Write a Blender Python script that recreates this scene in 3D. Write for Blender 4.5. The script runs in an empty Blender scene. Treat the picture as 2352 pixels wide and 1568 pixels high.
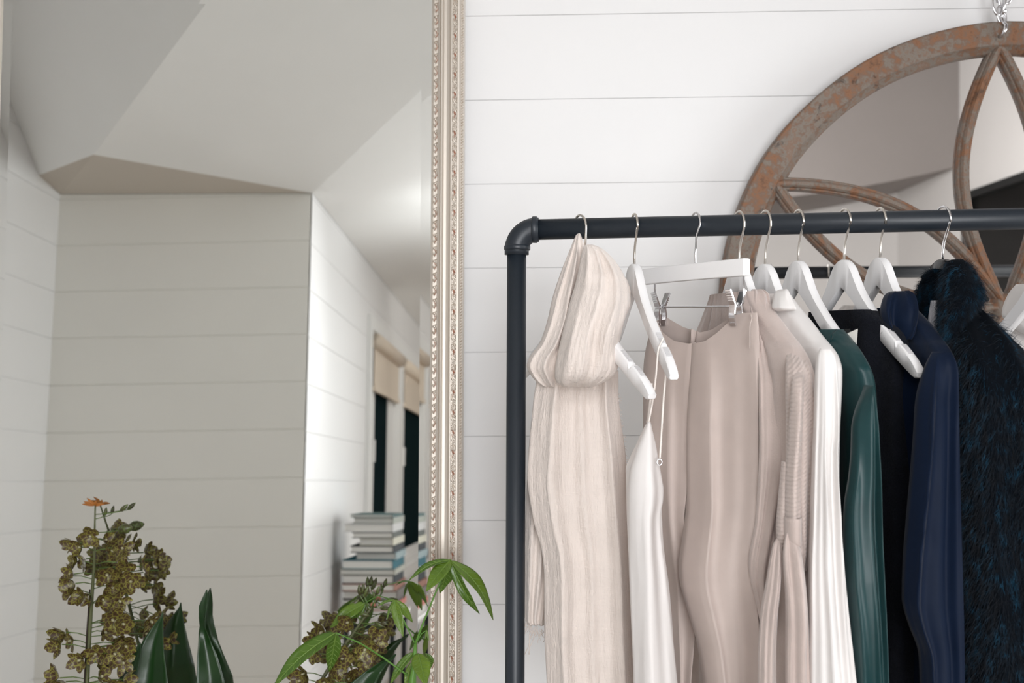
import bpy, bmesh, math, random
from math import sin, cos, pi, radians, sqrt, exp, floor
from mathutils import Vector, Matrix, noise

random.seed(7)
SC = bpy.context.scene
COL = SC.collection
PI = pi

# ------------------------------------------------------------------ camera
F = 2613.333                      # focal length in pixels (40 mm on a 36 mm wide frame, 2352 px)
YAW = radians(1.7)
CAM = Vector((0, 0, 1.45))
FW = Vector((-sin(YAW), cos(YAW), 0)); RT = Vector((cos(YAW), sin(YAW), 0)); UP = Vector((0, 0, 1))
cd = bpy.data.cameras.new('camera'); cam = bpy.data.objects.new('camera', cd); COL.objects.link(cam)
cam.location = CAM; cam.rotation_euler = (PI / 2, 0, YAW)
cd.lens = 40; cd.sensor_width = 36; cd.clip_start = 0.05; cd.clip_end = 60
cd.dof.use_dof = True; cd.dof.focus_distance = 1.78; cd.dof.aperture_fstop = 5.0
SC.camera = cam

# ------------------------------------------------------------------ world, lights, exposure
w = bpy.data.worlds.new('night'); SC.world = w; w.use_nodes = True
w.node_tree.nodes['Background'].inputs[0].default_value = (0.05, 0.09, 0.10, 1)
w.node_tree.nodes['Background'].inputs[1].default_value = 0.6
SC.view_settings.view_transform = 'Standard'; SC.view_settings.look = 'None'
SC.view_settings.gamma = 1.0; SC.view_settings.use_curve_mapping = False
SC.view_settings.exposure = -0.06
SC.cycles.max_bounces = 14; SC.cycles.diffuse_bounces = 7; SC.cycles.glossy_bounces = 6
SC.cycles.sample_clamp_indirect = 8.0

def area(name, loc, to, size, size_y, power, col, spread=180):
    l = bpy.data.lights.new(name, 'AREA'); l.shape = 'RECTANGLE'; l.size = size; l.size_y = size_y
    l.energy = power; l.color = col; l.spread = radians(spread)
    o = bpy.data.objects.new(name, l); COL.objects.link(o); o.location = loc
    o.rotation_euler = (Vector(to) - Vector(loc)).to_track_quat('-Z', 'Y').to_euler()
    return o
area('front_wall_fill', (-0.05, -0.55, 2.10), (-0.30, 2.4, 1.05), 0.8, 0.6, 7.5, (0.98, 0.98, 1.0), 130)  # added fill for the left of the front wall, no fixture there
area('back_fill_light', (0.68, -3.05, 1.30), (0.12, 2.4, 1.10), 1.4, 2.0, 19, (0.955, 0.975, 1.0), 63)  # added frontal fill hanging mid-room, with no window behind it
area('vault_fill_light', (0.45, -0.9, 2.2), (2.3, -3.0, 2.55), 0.6, 0.5, 74, (1.0, 0.975, 0.95))  # added fill to brighten the vault and bulkhead, no real uplight
area('side_fill_light', (2.78, 0.75, 1.35), (-0.6, 1.05, 1.2), 1.7, 2.0, 26, (0.95, 0.98, 1.0), 110)  # added fill from the right, direction assumed; no window in this wall
def spot(name, loc, to, power, ang, blend, rad, col):
    l = bpy.data.lights.new(name, 'SPOT'); l.energy = power; l.spot_size = radians(ang); l.spot_blend = blend
    l.shadow_soft_size = rad; l.color = col
    o = bpy.data.objects.new(name, l); COL.objects.link(o); o.location = loc
    o.rotation_euler = (Vector(to) - Vector(loc)).to_track_quat('-Z', 'Y').to_euler()
    return o
spot('assumed_flash_light', (0.25, -0.25, 1.70), (-0.22, -0.50, 2.50), 42, 78, 1.0, 0.06, (0.96, 0.98, 1.0))  # assumed bounce flash, added to brighten the ceiling by the window wall

# ------------------------------------------------------------------ helpers
def ray(px, py):
    return FW + RT * ((px - 1176) / F) + UP * ((784 - py) / F)
def P(px, py, d):
    return CAM + ray(px, py) * d
def PY(px, py, Y):
    r = ray(px, py); return CAM + r * (Y / r.y)
TILT = radians(3.55)
MP = Vector((0, 2.28, 1.45)); MN = Vector((0, -cos(TILT), sin(TILT)))   # plane of the leaning mirror
def RM(px, py, p, n):
    """the point of the room that the leaning mirror shows at a pixel, on the plane (p, n)"""
    r = ray(px, py); s = (MP - CAM).dot(MN) / r.dot(MN); h = CAM + r * s
    q = r - MN * (2 * r.dot(MN)); n = Vector(n)
    return h + q * ((Vector(p) - h).dot(n) / q.dot(n))

def tag(o, label=None, cat=None, group=None, kind=None):
    if label: o['label'] = label
    if cat: o['category'] = cat
    if group: o['group'] = group
    if kind: o['kind'] = kind
    return o
def empty(name, loc=(0, 0, 0), label=None, cat=None, group=None):
    o = bpy.data.objects.new(name, None); COL.objects.link(o); o.location = loc
    o.empty_display_size = 0.05
    return tag(o, label, cat, group)

class MB:
    mi = None
    """collects vertices and faces, then links them as ONE mesh object"""
    def __init__(s): s.v = []; s.f = []; s.flat = set()
    def add(s, vs, fs, flat=False):
        b = len(s.v); s.v.extend([tuple(v) for v in vs])
        for f in fs:
            if flat: s.flat.add(len(s.f))
            s.f.append(tuple(i + b for i in f))
        return s
    def box(s, lo, hi, M=None):
        (x0, y0, z0), (x1, y1, z1) = lo, hi
        vs = [Vector(q) for q in ((x0,y0,z0),(x1,y0,z0),(x1,y1,z0),(x0,y1,z0),(x0,y0,z1),(x1,y0,z1),(x1,y1,z1),(x0,y1,z1))]
        if M: vs = [M @ v for v in vs]
        return s.add(vs, [(0,3,2,1),(4,5,6,7),(0,1,5,4),(1,2,6,5),(2,3,7,6),(3,0,4,7)], True)
    def tube(s, pts, rad, n=10, cap=True, closed=False):
        pts = [Vector(p) for p in pts]; N = len(pts)
        rads = rad if isinstance(rad, (list, tuple)) else [rad] * N
        up = None; vs = []
        for i, p in enumerate(pts):
            if closed: t = (pts[(i + 1) % N] - pts[i - 1]).normalized()
            else: t = (pts[min(i + 1, N - 1)] - pts[max(i - 1, 0)]).normalized()
            if up is None:
                up = Vector((0, 0, 1)) if abs(t.z) < 0.9 else Vector((0, 1, 0))
            a = (up - t * up.dot(t)).normalized(); up = a; b = t.cross(a)
            for k in range(n):
                th = 2 * PI * k / n
                vs.append(p + (a * cos(th) + b * sin(th)) * rads[i])
        fs = []
        for i in range(N if closed else N - 1):
            j = (i + 1) % N
            for k in range(n):
                l = (k + 1) % n
                fs.append((i*n + k, i*n + l, j*n + l, j*n + k))
        if cap and not closed:
            fs.append(tuple(range(n - 1, -1, -1))); fs.append(tuple((N - 1)*n + k for k in range(n)))
        return s.add(vs, fs)
    def lathe(s, prof, M=None, n=32):
        """prof: (radius, height) pairs round the local z axis"""
        vs = []; fs = []
        for r, h in prof:
            for k in range(n):
                v = Vector((r*cos(2*PI*k/n), r*sin(2*PI*k/n), h)); vs.append(M @ v if M else v)
        for i in range(len(prof) - 1):
            for k in range(n):
                l = (k + 1) % n; fs.append((i*n + k, i*n + l, (i+1)*n + l, (i+1)*n + k))
        return s.add(vs, fs)
    def blob(s, c, ax, R=None, n=6, m=4):
        """small ellipsoid; ax = three semi-axes, R = rotation"""
        vs = []; fs = []
        for i in range(m + 1):
            ph = PI * i / m
            for k in range(n):
                th = 2*PI*k/n
                v = Vector((ax[0]*sin(ph)*cos(th), ax[1]*sin(ph)*sin(th), ax[2]*cos(ph)))
                if R: v = R @ v
                vs.append(Vector(c) + v)
        for i in range(m):
            for k in range(n):
                l = (k + 1) % n; fs.append((i*n + k, (i+1)*n + k, (i+1)*n + l, i*n + l))
        return s.add(vs, fs)
    def grid(s, G, wrap=False, cap=False):
        R_ = len(G); M_ = len(G[0]); vs = [v for r in G for v in r]; fs = []
        for i in range(R_ - 1):
            for k in range(M_ if wrap else M_ - 1):
                l = (k + 1) % M_
                fs.append((i*M_ + k, i*M_ + l, (i+1)*M_ + l, (i+1)*M_ + k))
        if cap:
            fs.append(tuple(range(M_ - 1, -1, -1))); fs.append(tuple((R_-1)*M_ + k for k in range(M_)))
        return s.add(vs, fs)
    def merge(s, other, idx):
        """takes the other collector's faces with a second material"""
        n0 = len(s.f); s.add(other.v, other.f); s.mi = (n0, idx); return s
    def build(s, name, mat, parent=None, smooth=True, label=None, cat=None, group=None, kind=None, bevel=0, sub=0, thick=0, angle=None):
        me = bpy.data.meshes.new(name); me.from_pydata(s.v, [], s.f); me.update()
        o = bpy.data.objects.new(name, me); COL.objects.link(o)
        for m_ in (mat if isinstance(mat, (list, tuple)) else (mat,)): me.materials.append(m_)
        if s.mi:
            for p_ in me.polygons[s.mi[0]:]: p_.material_index = s.mi[1]
        me.polygons.foreach_set('use_smooth', [bool(smooth) and i not in s.flat for i in range(len(me.polygons))])
        if parent is not None: o.parent = parent
        if thick:
            md = o.modifiers.new('thick', 'SOLIDIFY'); md.thickness = thick; md.offset = 0
        if bevel:
            md = o.modifiers.new('bev', 'BEVEL'); md.width = bevel; md.segments = 2; md.limit_method = 'ANGLE'; md.angle_limit = radians(40)
            me.polygons.foreach_set('use_smooth', [True]*len(me.polygons))
            wn = o.modifiers.new('wn', 'WEIGHTED_NORMAL'); wn.keep_sharp = True
        if sub:
            md = o.modifiers.new('sub', 'SUBSURF'); md.levels = sub; md.render_levels = sub
        return tag(o, label, cat, group, kind)

# ------------------------------------------------------------------ materials
def mat(name, col, rough=0.6, metal=0.0, sheen=0.0, coat=0.0, spec=0.5, build=None, **kw):
    m = bpy.data.materials.new(name); m.use_nodes = True
    nt = m.node_tree; b = nt.nodes['Principled BSDF']
    b.inputs['Base Color'].default_value = (*col, 1); b.inputs['Roughness'].default_value = rough
    b.inputs['Metallic'].default_value = metal; b.inputs['Specular IOR Level'].default_value = spec
    if sheen:
        b.inputs['Sheen Weight'].default_value = sheen; b.inputs['Sheen Roughness'].default_value = 0.4
    if coat: b.inputs['Coat Weight'].default_value = coat
    for k, v in kw.items(): b.inputs[k.replace('_', ' ')].default_value = v
    if build: build(nt, b)
    return m
def N(nt, t, **inp):
    n = nt.nodes.new(t)
    for k, v in inp.items():
        if k.startswith('p_'): setattr(n, k[2:], v)
        else: n.inputs[k.replace('_', ' ')].default_value = v
    return n
def coords(nt, scale=(1, 1, 1), rot=(0, 0, 0)):
    tc = N(nt, 'ShaderNodeTexCoord'); mp = N(nt, 'ShaderNodeMapping', Scale=scale, Rotation=rot)
    nt.links.new(tc.outputs['Object'], mp.inputs['Vector']); return mp.outputs['Vector']
def ramp(nt, fac, stops):
    r = N(nt, 'ShaderNodeValToRGB'); e = r.color_ramp.elements
    while len(e) < len(stops): e.new(0.5)
    for el, (p, c) in zip(e, stops): el.position = p; el.color = (*c, 1)
    nt.links.new(fac, r.inputs[0]); return r.outputs[0]
def noise_tex(nt, vec, scale, detail=3.0, rough=0.5, dist=0.0):
    n = N(nt, 'ShaderNodeTexNoise', Scale=scale, Detail=detail, Roughness=rough, Distortion=dist)
    nt.links.new(vec, n.inputs['Vector']); return n.outputs['Fac']
def wave_tex(nt, vec, scale, dist=0.0, dscale=1.0, direction='Z', profile='SIN', detail=1.0):
    n = N(nt, 'ShaderNodeTexWave', Scale=scale, Distortion=dist, Detail=detail)
    n.inputs['Detail Scale'].default_value = dscale
    n.wave_type = 'BANDS'; n.bands_direction = direction; n.wave_profile = profile
    nt.links.new(vec, n.inputs['Vector']); return n.outputs['Fac']
def math_n(nt, op, a, b):
    n = N(nt, 'ShaderNodeMath'); n.operation = op
    for i, q in enumerate((a, b)):
        if isinstance(q, (int, float)): n.inputs[i].default_value = q
        else: nt.links.new(q, n.inputs[i])
    return n.outputs[0]
def bump(nt, b, h, strength=0.3, dist=0.002):
    n = N(nt, 'ShaderNodeBump', Strength=strength, Distance=dist)
    nt.links.new(h, n.inputs['Height']); nt.links.new(n.outputs[0], b.inputs['Normal'])
def tint(c, k): return tuple(min(1, q*k) for q in c)
def cloth(col, kind='plain', rough=0.8, sheen=0.2, var=0.06, **kw):
    def bld(nt, b):
        v = coords(nt)
        n = noise_tex(nt, v, 30, 3)
        nt.links.new(ramp(nt, n, [(0.3, tint(col, 1 - var)), (0.7, tint(col, 1 + var))]), b.inputs['Base Color'])
        if kind == 'plain':
            a = wave_tex(nt, v, 700, 1.0, 2.0, 'Z'); c = wave_tex(nt, v, 700, 1.0, 2.0, 'X')
            bump(nt, b, math_n(nt, 'ADD', a, c), 0.10, 0.0004)
        elif kind == 'fleece':
            a = noise_tex(nt, v, 420, 4, 0.7); bump(nt, b, a, 0.55, 0.0016)
        elif kind == 'rib':
            a = wave_tex(nt, coords(nt, rot=(0, radians(10), 0)), 58, 1.5, 3.0, 'Z'); c = noise_tex(nt, v, 700, 2)
            bump(nt, b, math_n(nt, 'ADD', a, math_n(nt, 'MULTIPLY', c, 0.5)), 0.5, 0.0018)
        elif kind == 'ribv':
            a = wave_tex(nt, coords(nt, rot=(0, radians(42), 0)), 75, 1.0, 3.0, 'Z'); c = noise_tex(nt, v, 700, 2)
            bump(nt, b, math_n(nt, 'ADD', a, math_n(nt, 'MULTIPLY', c, 0.6)), 0.45, 0.0016)
        elif kind == 'satin':
            a = noise_tex(nt, coords(nt, (1, 1, 0.22)), 30, 2, 0.4, 0.5); bump(nt, b, a, 0.30, 0.008)
        elif kind == 'gauze':
            v2 = coords(nt, (1, 1, 0.16)); v3 = coords(nt, (0.25, 0.25, 1))
            a = noise_tex(nt, v2, 170, 3, 0.6, 0.6); c = noise_tex(nt, v3, 150, 3, 0.6, 0.5)
            d = wave_tex(nt, coords(nt, (1, 0.3, 1)), 62, 5.0, 2.0, 'X')
            e = wave_tex(nt, v, 480, 2.0, 2.0, 'Z')
            h = math_n(nt, 'ADD', math_n(nt, 'MULTIPLY', a, 1.2), math_n(nt, 'MULTIPLY', c, 1.1))
            h = math_n(nt, 'ADD', h, math_n(nt, 'MULTIPLY', d, 0.12))
            h = math_n(nt, 'ADD', h, math_n(nt, 'MULTIPLY', e, 0.12))
            bump(nt, b, h, 0.62, 0.0034)
        elif kind == 'boucle':
            a = noise_tex(nt, v, 300, 4, 0.7); bump(nt, b, a, 1.0, 0.004)
    return mat('cloth_' + kind, col, rough, sheen=sheen, build=bld, **kw)

def wood_bld(nt, b):
    v = coords(nt); v2 = coords(nt, (1, 1, 1))
    n1 = noise_tex(nt, v, 9, 5, 0.62, 0.8); n2 = noise_tex(nt, v2, 60, 5, 0.7); n3 = noise_tex(nt, v, 26, 6, 0.7, 0.5)
    m = math_n(nt, 'ADD', math_n(nt, 'MULTIPLY', n1, 0.62), math_n(nt, 'MULTIPLY', n2, 0.38))
    c = ramp(nt, m, [(0.34, (0.09, 0.055, 0.038)), (0.43, (0.235, 0.115, 0.062)), (0.48, (0.18, 0.115, 0.082)), (0.53, (0.20, 0.175, 0.15)), (0.58, (0.205, 0.13, 0.092)), (0.66, (0.23, 0.20, 0.175))])
    dk = ramp(nt, n3, [(0.30, (0.10, 0.09, 0.09)), (0.40, (1, 1, 1))])
    mx = N(nt, 'ShaderNodeMix', p_data_type='RGBA', p_blend_type='MULTIPLY'); mx.inputs[0].default_value = 0.75
    nt.links.new(c, mx.inputs[6]); nt.links.new(dk, mx.inputs[7]); nt.links.new(mx.outputs[2], b.inputs['Base Color'])
    bump(nt, b, n2, 0.35, 0.002)
def paint_bld(c):
    def f(nt, b):
        v = coords(nt); n = noise_tex(nt, v, 2.2, 3); n2 = noise_tex(nt, v, 240, 2)
        nt.links.new(ramp(nt, n, [(0.3, tint(c, 0.985)), (0.7, tint(c, 1.01))]), b.inputs['Base Color'])
        bump(nt, b, n2, 0.04, 0.001)
    return f
WALLC = (0.82, 0.815, 0.815)
M = {}
M['wall'] = mat('white_board_paint', WALLC, 0.55, build=paint_bld(WALLC), spec=0.3)
M['nook'] = mat('cream_board_paint', (0.87, 0.86, 0.82), 0.55, build=paint_bld((0.87, 0.86, 0.82)), spec=0.3)
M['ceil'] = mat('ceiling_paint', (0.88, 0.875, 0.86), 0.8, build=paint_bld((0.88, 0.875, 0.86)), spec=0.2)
M['beige'] = mat('shaded_nook_ceiling', (0.60, 0.545, 0.48), 0.8, build=paint_bld((0.60, 0.545, 0.48)), spec=0.2)  # darker beige stands in for the shade on the nook ceiling
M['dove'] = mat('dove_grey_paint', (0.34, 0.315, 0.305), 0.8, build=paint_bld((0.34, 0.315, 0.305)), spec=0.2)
def floor_bld(nt, b):
    v = coords(nt, (1, 7, 1)); n = noise_tex(nt, v, 6, 4, 0.6)
    nt.links.new(ramp(nt, n, [(0.3, (0.30, 0.24, 0.19)), (0.7, (0.40, 0.34, 0.28))]), b.inputs['Base Color'])
M['floor'] = mat('oak_floor', (0.45, 0.35, 0.25), 0.45, build=floor_bld)
M['mirror'] = mat('mirror_silver', (0.93, 0.945, 0.925), 0.0, 1.0)
M['mirror2'] = mat('old_mirror_silver', (0.86, 0.85, 0.84), 0.004, 1.0)
def silver_bld(nt, b):
    n = noise_tex(nt, coords(nt), 140, 3)
    nt.links.new(ramp(nt, n, [(0.35, (0.50, 0.42, 0.34)), (0.6, (0.68, 0.62, 0.55))]), b.inputs['Base Color'])
M['leaf_silver'] = mat('champagne_leaf', (0.78, 0.72, 0.64), 0.38, 0.55, build=silver_bld)
M['cove'] = mat('champagne_cove', (0.62, 0.565, 0.50), 0.45, 0.40)
M['bole'] = mat('red_bole', (0.36, 0.16, 0.10), 0.6, 0.15)
def pipe_bld(nt, b):
    n = noise_tex(nt, coords(nt, (1, 1, 1)), 320, 3); bump(nt, b, n, 0.10, 0.0008)
M['pipe'] = mat('charcoal_pipe_paint', (0.013, 0.0185, 0.026), 0.42, build=pipe_bld, spec=0.5)
M['white'] = mat('white_lacquer', (0.86, 0.855, 0.86), 0.38, spec=0.45)
M['steel'] = mat('satin_steel', (0.72, 0.68, 0.63), 0.28, 1.0)
M['chrome'] = mat('chrome', (0.82, 0.82, 0.84), 0.10, 1.0)
M['grip'] = mat('clear_grip_strip', (0.62, 0.61, 0.62), 0.35)
M['black'] = mat('black_lacquer', (0.012, 0.010, 0.010), 0.18, spec=0.6)
M['wood'] = mat('weathered_wood', (0.3, 0.15, 0.08), 0.62, build=wood_bld, spec=0.25)
M['brownback'] = mat('taupe_backing', (0.20, 0.16, 0.13), 0.8)
M['gauze'] = cloth((0.80, 0.715, 0.66), 'gauze', 0.85, 0.3, 0.03)
M['gauze'].node_tree.nodes['Principled BSDF'].inputs['Subsurface Weight'].default_value = 0.0
M['satin_white'] = cloth((0.78, 0.75, 0.735), 'satin', 0.5, 0.1, 0.01, spec=0.3)
M['strap'] = cloth((0.86, 0.80, 0.75), 'plain', 0.5, 0.0, 0.02)
M['trouser'] = cloth((0.50, 0.42, 0.385), 'plain', 0.75, 0.15, 0.03)
M['fleece'] = cloth((0.53, 0.44, 0.405), 'fleece', 0.95, 0.5, 0.05)
M['rib'] = cloth((0.53, 0.445, 0.41), 'rib', 0.95, 0.45, 0.05)
M['ribv'] = cloth((0.52, 0.435, 0.40), 'ribv', 0.95, 0.45, 0.05)
M['silk'] = cloth((0.73, 0.705, 0.69), 'satin', 0.6, 0.1, 0.01, spec=0.25)
M['teal'] = cloth((0.0085, 0.038, 0.041), 'satin', 0.4, 0.06, 0.08, spec=0.3)
M['boucle'] = cloth((0.0075, 0.0090, 0.0145), 'boucle', 0.9, 0.02, 0.3, spec=0.15)
M['navy'] = cloth((0.0042, 0.0100, 0.027), 'satin', 0.55, 0.08, 0.06, spec=0.10)
def fur_bld(nt, b):
    n = noise_tex(nt, coords(nt, (1, 1, 0.5)), 90, 3, 0.6)
    nt.links.new(ramp(nt, n, [(0.42, (0.0025, 0.0045, 0.008)), (0.56, (0.004, 0.012, 0.022)), (0.66, (0.006, 0.045, 0.085))]), b.inputs['Base Color'])
M['fur'] = mat('dyed_fur', (0.01, 0.03, 0.05), 0.5, build=fur_bld, spec=0.12)
M['furbase'] = mat('fur_backing', (0.002, 0.0035, 0.006), 0.95, spec=0.1)
M['lining'] = mat('grey_lining', (0.56, 0.56, 0.60), 0.35, build=lambda nt, b: bump(nt, b, wave_tex(nt, coords(nt), 60, 2, 1, 'X'), 0.5, 0.004))
M['label_black'] = mat('black_tape', (0.008, 0.008, 0.008), 0.7)
M['label_white'] = mat('white_tape', (0.75, 0.73, 0.68), 0.6)
def petal_bld(nt, b):
    v = coords(nt); wv = N(nt, 'ShaderNodeTexNoise', Scale=300.0)
    nt.links.new(v, wv.inputs['Vector'])
    ad = N(nt, 'ShaderNodeVectorMath', p_operation='MULTIPLY_ADD'); ad.inputs[1].default_value = (0.005, 0.005, 0.005)
    nt.links.new(wv.outputs['Color'], ad.inputs[0]); nt.links.new(v, ad.inputs[2])
    vo = N(nt, 'ShaderNodeTexVoronoi', Scale=120.0, p_feature='DISTANCE_TO_EDGE'); nt.links.new(ad.outputs[0], vo.inputs['Vector'])
    nt.links.new(ramp(nt, vo.outputs[0], [(0.018, (0.27, 0.26, 0.05)), (0.055, (0.17, 0.15, 0.032)), (0.095, (0.090, 0.055, 0.022)), (0.4, (0.062, 0.032, 0.017))]), b.inputs['Base Color'])
M['petal'] = mat('spotted_petal', (0.1, 0.07, 0.02), 0.42, build=petal_bld)
M['lip'] = mat('pale_lip', (0.42, 0.40, 0.25), 0.5)
M['bud'] = mat('green_bud', (0.06, 0.085, 0.022), 0.4, build=lambda nt, b: nt.links.new(ramp(nt, noise_tex(nt, coords(nt), 220, 3), [(0.45, (0.055, 0.05, 0.018)), (0.6, (0.10, 0.14, 0.035))]), b.inputs['Base Color']))
M['dry'] = mat('dried_petal', (0.36, 0.13, 0.02), 0.6)
M['spike'] = mat('spike_stem', (0.095, 0.105, 0.04), 0.45)
M['pedicel'] = mat('pedicel', (0.10, 0.16, 0.035), 0.45)
def leaf_mat(name, c1, c2, rough):
    def f(nt, b):
        v = coords(nt); n = noise_tex(nt, v, 18, 3)
        nt.links.new(ramp(nt, n, [(0.3, c1), (0.7, c2)]), b.inputs['Base Color'])
        bump(nt, b, noise_tex(nt, coords(nt), 160, 2), 0.12, 0.001)
    return mat(name, c1, rough, build=f)
M['dleaf'] = leaf_mat('dark_leaf', (0.006, 0.030, 0.005), (0.011, 0.045, 0.008), 0.33)
M['mleaf'] = leaf_mat('money_leaf', (0.085, 0.16, 0.012), (0.13, 0.215, 0.018), 0.32)
M['mleaf2'] = leaf_mat('money_leaf_old', (0.05, 0.115, 0.010), (0.075, 0.15, 0.014), 0.32)
M['vein'] = mat('leaf_vein', (0.15, 0.25, 0.045), 0.4)
M['mstem'] = mat('money_stem', (0.10, 0.24, 0.035), 0.4)
M['pot'] = mat('white_pot', (0.75, 0.74, 0.72), 0.4)
M['soil'] = mat('soil', (0.03, 0.02, 0.014), 0.95)
M['oak'] = mat('oak_bench', (0.42, 0.29, 0.17), 0.5)
M['glassdark'] = mat('dark_glass', (0.010, 0.020, 0.022), 0.3, spec=0.0)
M['doorglass'] = mat('black_door_glass', (0.008, 0.008, 0.008), 0.3, spec=0.05)
M['trim'] = mat('white_trim', (0.82, 0.82, 0.81), 0.4)
M['blind'] = mat('beige_blind', (0.72, 0.62, 0.51), 0.7)
M['page'] = mat('page_edges', (0.78, 0.77, 0.74), 0.8, build=lambda nt, b: bump(nt, b, wave_tex(nt, coords(nt), 300, 1, 1, 'Z'), 0.3, 0.001))
M['dmetal'] = mat('dark_table_metal', (0.015, 0.018, 0.02), 0.4, 0.3)
M['tabletop'] = mat('pale_table_top', (0.62, 0.60, 0.58), 0.25)

# ------------------------------------------------------------------ the room
WY = 2.40           # front wall
OY = 0.07           # wall behind, seen in the mirror
LX = -1.98; CX = -0.945; RX = 2.85; BY = -4.6
def boards(name, o, ux, length, h0, h1, pitch, phase, slope, nrm, m, kind='structure', t=0.02, gap=0.0009, holes=()):
    """a wall of horizontal boards: o origin, ux direction along it; each board a bevelled box, all one mesh"""
    o = Vector(o); ux = Vector(ux).normalized(); nn = Vector(nrm).normalized(); mb = MB()
    k0 = floor((h0 - phase)/pitch) - 1; k1 = int((h1 - phase)/pitch) + 2
    spans = [(0, length, -9, 9)]
    for k in range(k0, k1):
        za, zb = phase + k*pitch + gap/2, phase + (k + 1)*pitch - gap/2
        cl = lambda z: max(h0, min(h1, z))
        cut = [0, length]
        for (a0, a1, q0, q1) in holes:
            cut += [a0, a1]
        cut = sorted(set(cut))
        for a, b in zip(cut[:-1], cut[1:]):
            segs = [(za - gap/2, zb + gap/2)]
            for (a0, a1, q0, q1) in holes:
                if a >= a0 - 1e-6 and b <= a1 + 1e-6:
                    segs = [s for (u0, u1) in segs for s in ((u0, min(u1, q0)), (max(u0, q1), u1)) if s[1] - s[0] > 0.002]
            for (u0, u1) in segs:
                za_, zb_ = cl(u0 + slope*a), cl(u1 + slope*a); zc_, zd_ = cl(u0 + slope*b), cl(u1 + slope*b)
                if zb_ - za_ < 0.002 and zd_ - zc_ < 0.002: continue
                e = 0.0007; hg = gap/2
                bk = [o + ux*a + UP*za_ - nn*.004, o + ux*b + UP*zc_ - nn*.004, o + ux*b + UP*zd_ - nn*.004, o + ux*a + UP*zb_ - nn*.004]
                mb.add(bk, [(0, 1, 2, 3)], True)
                za_ += hg; zc_ += hg; zb_ -= hg; zd_ -= hg
                f_ = [o + ux*a + UP*(za_ + e), o + ux*b + UP*(zc_ + e), o + ux*b + UP*(zd_ - e), o + ux*a + UP*(zb_ - e)]
                g_ = [o + ux*a + UP*za_ - nn*e, o + ux*b + UP*zc_ - nn*e, o + ux*b + UP*zd_ - nn*e, o + ux*a + UP*zb_ - nn*e]
                h_ = [v - nn*0.004 for v in g_]
                mb.add(f_ + g_ + h_, [(0,1,2,3),(4,5,1,0),(5,6,2,1),(6,7,3,2),(7,4,0,3),(8,9,5,4),(10,11,7,6),(9,10,6,5),(11,8,4,7)], True)
    return mb.build(name, m, smooth=False, kind=kind)
boards('wall_front', (LX - 0.1, WY, 0), (1, 0, 0), RX - LX + 0.2, 0, 4.0, 0.1775, 1.414 - 0.1775*7, 0.0068, (0, -1, 0), M['wall'])
boards('wall_nook', (LX - 0.05, OY, 0), (1, 0, 0), CX - LX + 0.05, 0, 2.33, 0.1895, 1.357 - 0.1895*7, 0.0185, (0, 1, 0), M['nook'], gap=0.003)
boards('wall_left', (LX, OY, 0), (0, 1, 0), WY - OY, 0, 3.7, 0.1895, 1.357 - 0.1895*7, 0.0, (1, 0, 0), M['wall'], gap=0.003)
# the window wall runs away behind the camera's left; its two windows
def rw(px, py): return RM(px, py, (CX, 0, 0), (1, 0, 0))
WIN_Z0, WIN_Z1 = 0.62, 1.985
W1 = (rw(848, 800).y, rw(912, 800).y); W2 = (rw(921, 800).y, rw(985, 800).y)
holes = [(OY - W1[0], OY - W1[1], WIN_Z0, WIN_Z1), (OY - W2[0], OY - W2[1], WIN_Z0, WIN_Z1)]
boards('wall_window', (CX, OY, 0), (0, -1, 0), OY - BY, 0, 2.33, 0.1895, 1.366 - 0.1895*7, 0.0, (1, 0, 0), M['wall'], gap=0.002, holes=holes)
ZT = 2.33
PA = Vector((CX, OY, ZT)); PB = RM(215, 355, (0, 0, 2.31), (0, 0, 1)); PL = Vector((LX, OY, ZT))
PC = RM(90, 402, (LX, 0, 0), (1, 0, 0)); PC = Vector((LX, PC.y, PC.z))
SL = 0.16
nR = Vector((-SL, 0, 1)).normalized()
Q = RM(963, 210, PA, nR)
nC = (PB - PA).cross(Q - PA).normalized()
K = RM(475, 5, PB, nC)
nL = (PB - PC).cross(K - PC).normalized()
def ext_to_y(a, b, Y): return a + (b - a) * ((Y - a.y) / (b.y - a.y))
QE = ext_to_y(PA, Q, WY); KE = ext_to_y(PB, K, WY)
CE = Vector((LX, WY, 0)); CE.z = PC.z - (nL.y*(CE.y - PC.y))/nL.z
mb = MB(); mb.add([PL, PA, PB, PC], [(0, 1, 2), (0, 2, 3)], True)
mb.build('ceiling', M['beige'], smooth=False, kind='structure')  # nook ceiling, its shade put into the colour
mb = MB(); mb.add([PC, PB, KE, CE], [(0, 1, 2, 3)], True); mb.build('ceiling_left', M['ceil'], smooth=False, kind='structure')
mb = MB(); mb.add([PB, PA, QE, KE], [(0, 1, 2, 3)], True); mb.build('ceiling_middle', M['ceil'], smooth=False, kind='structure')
def zr(x): return ZT + SL*(x - CX)
XV = 0.62
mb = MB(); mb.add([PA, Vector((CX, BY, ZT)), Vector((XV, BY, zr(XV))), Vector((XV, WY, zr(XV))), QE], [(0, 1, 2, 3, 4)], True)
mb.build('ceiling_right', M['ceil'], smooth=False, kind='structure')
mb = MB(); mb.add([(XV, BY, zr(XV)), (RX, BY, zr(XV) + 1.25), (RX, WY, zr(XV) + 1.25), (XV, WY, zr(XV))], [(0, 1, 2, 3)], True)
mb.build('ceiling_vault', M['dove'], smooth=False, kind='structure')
mb = MB(); n_ = 16     # bulkhead over the far end of the room, its lower edge rising to the right
low = [(XV + (RX - XV)*i/n_, 2.40 + .26*(i/n_)**2.2) for i in range(n_ + 1)]
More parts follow.
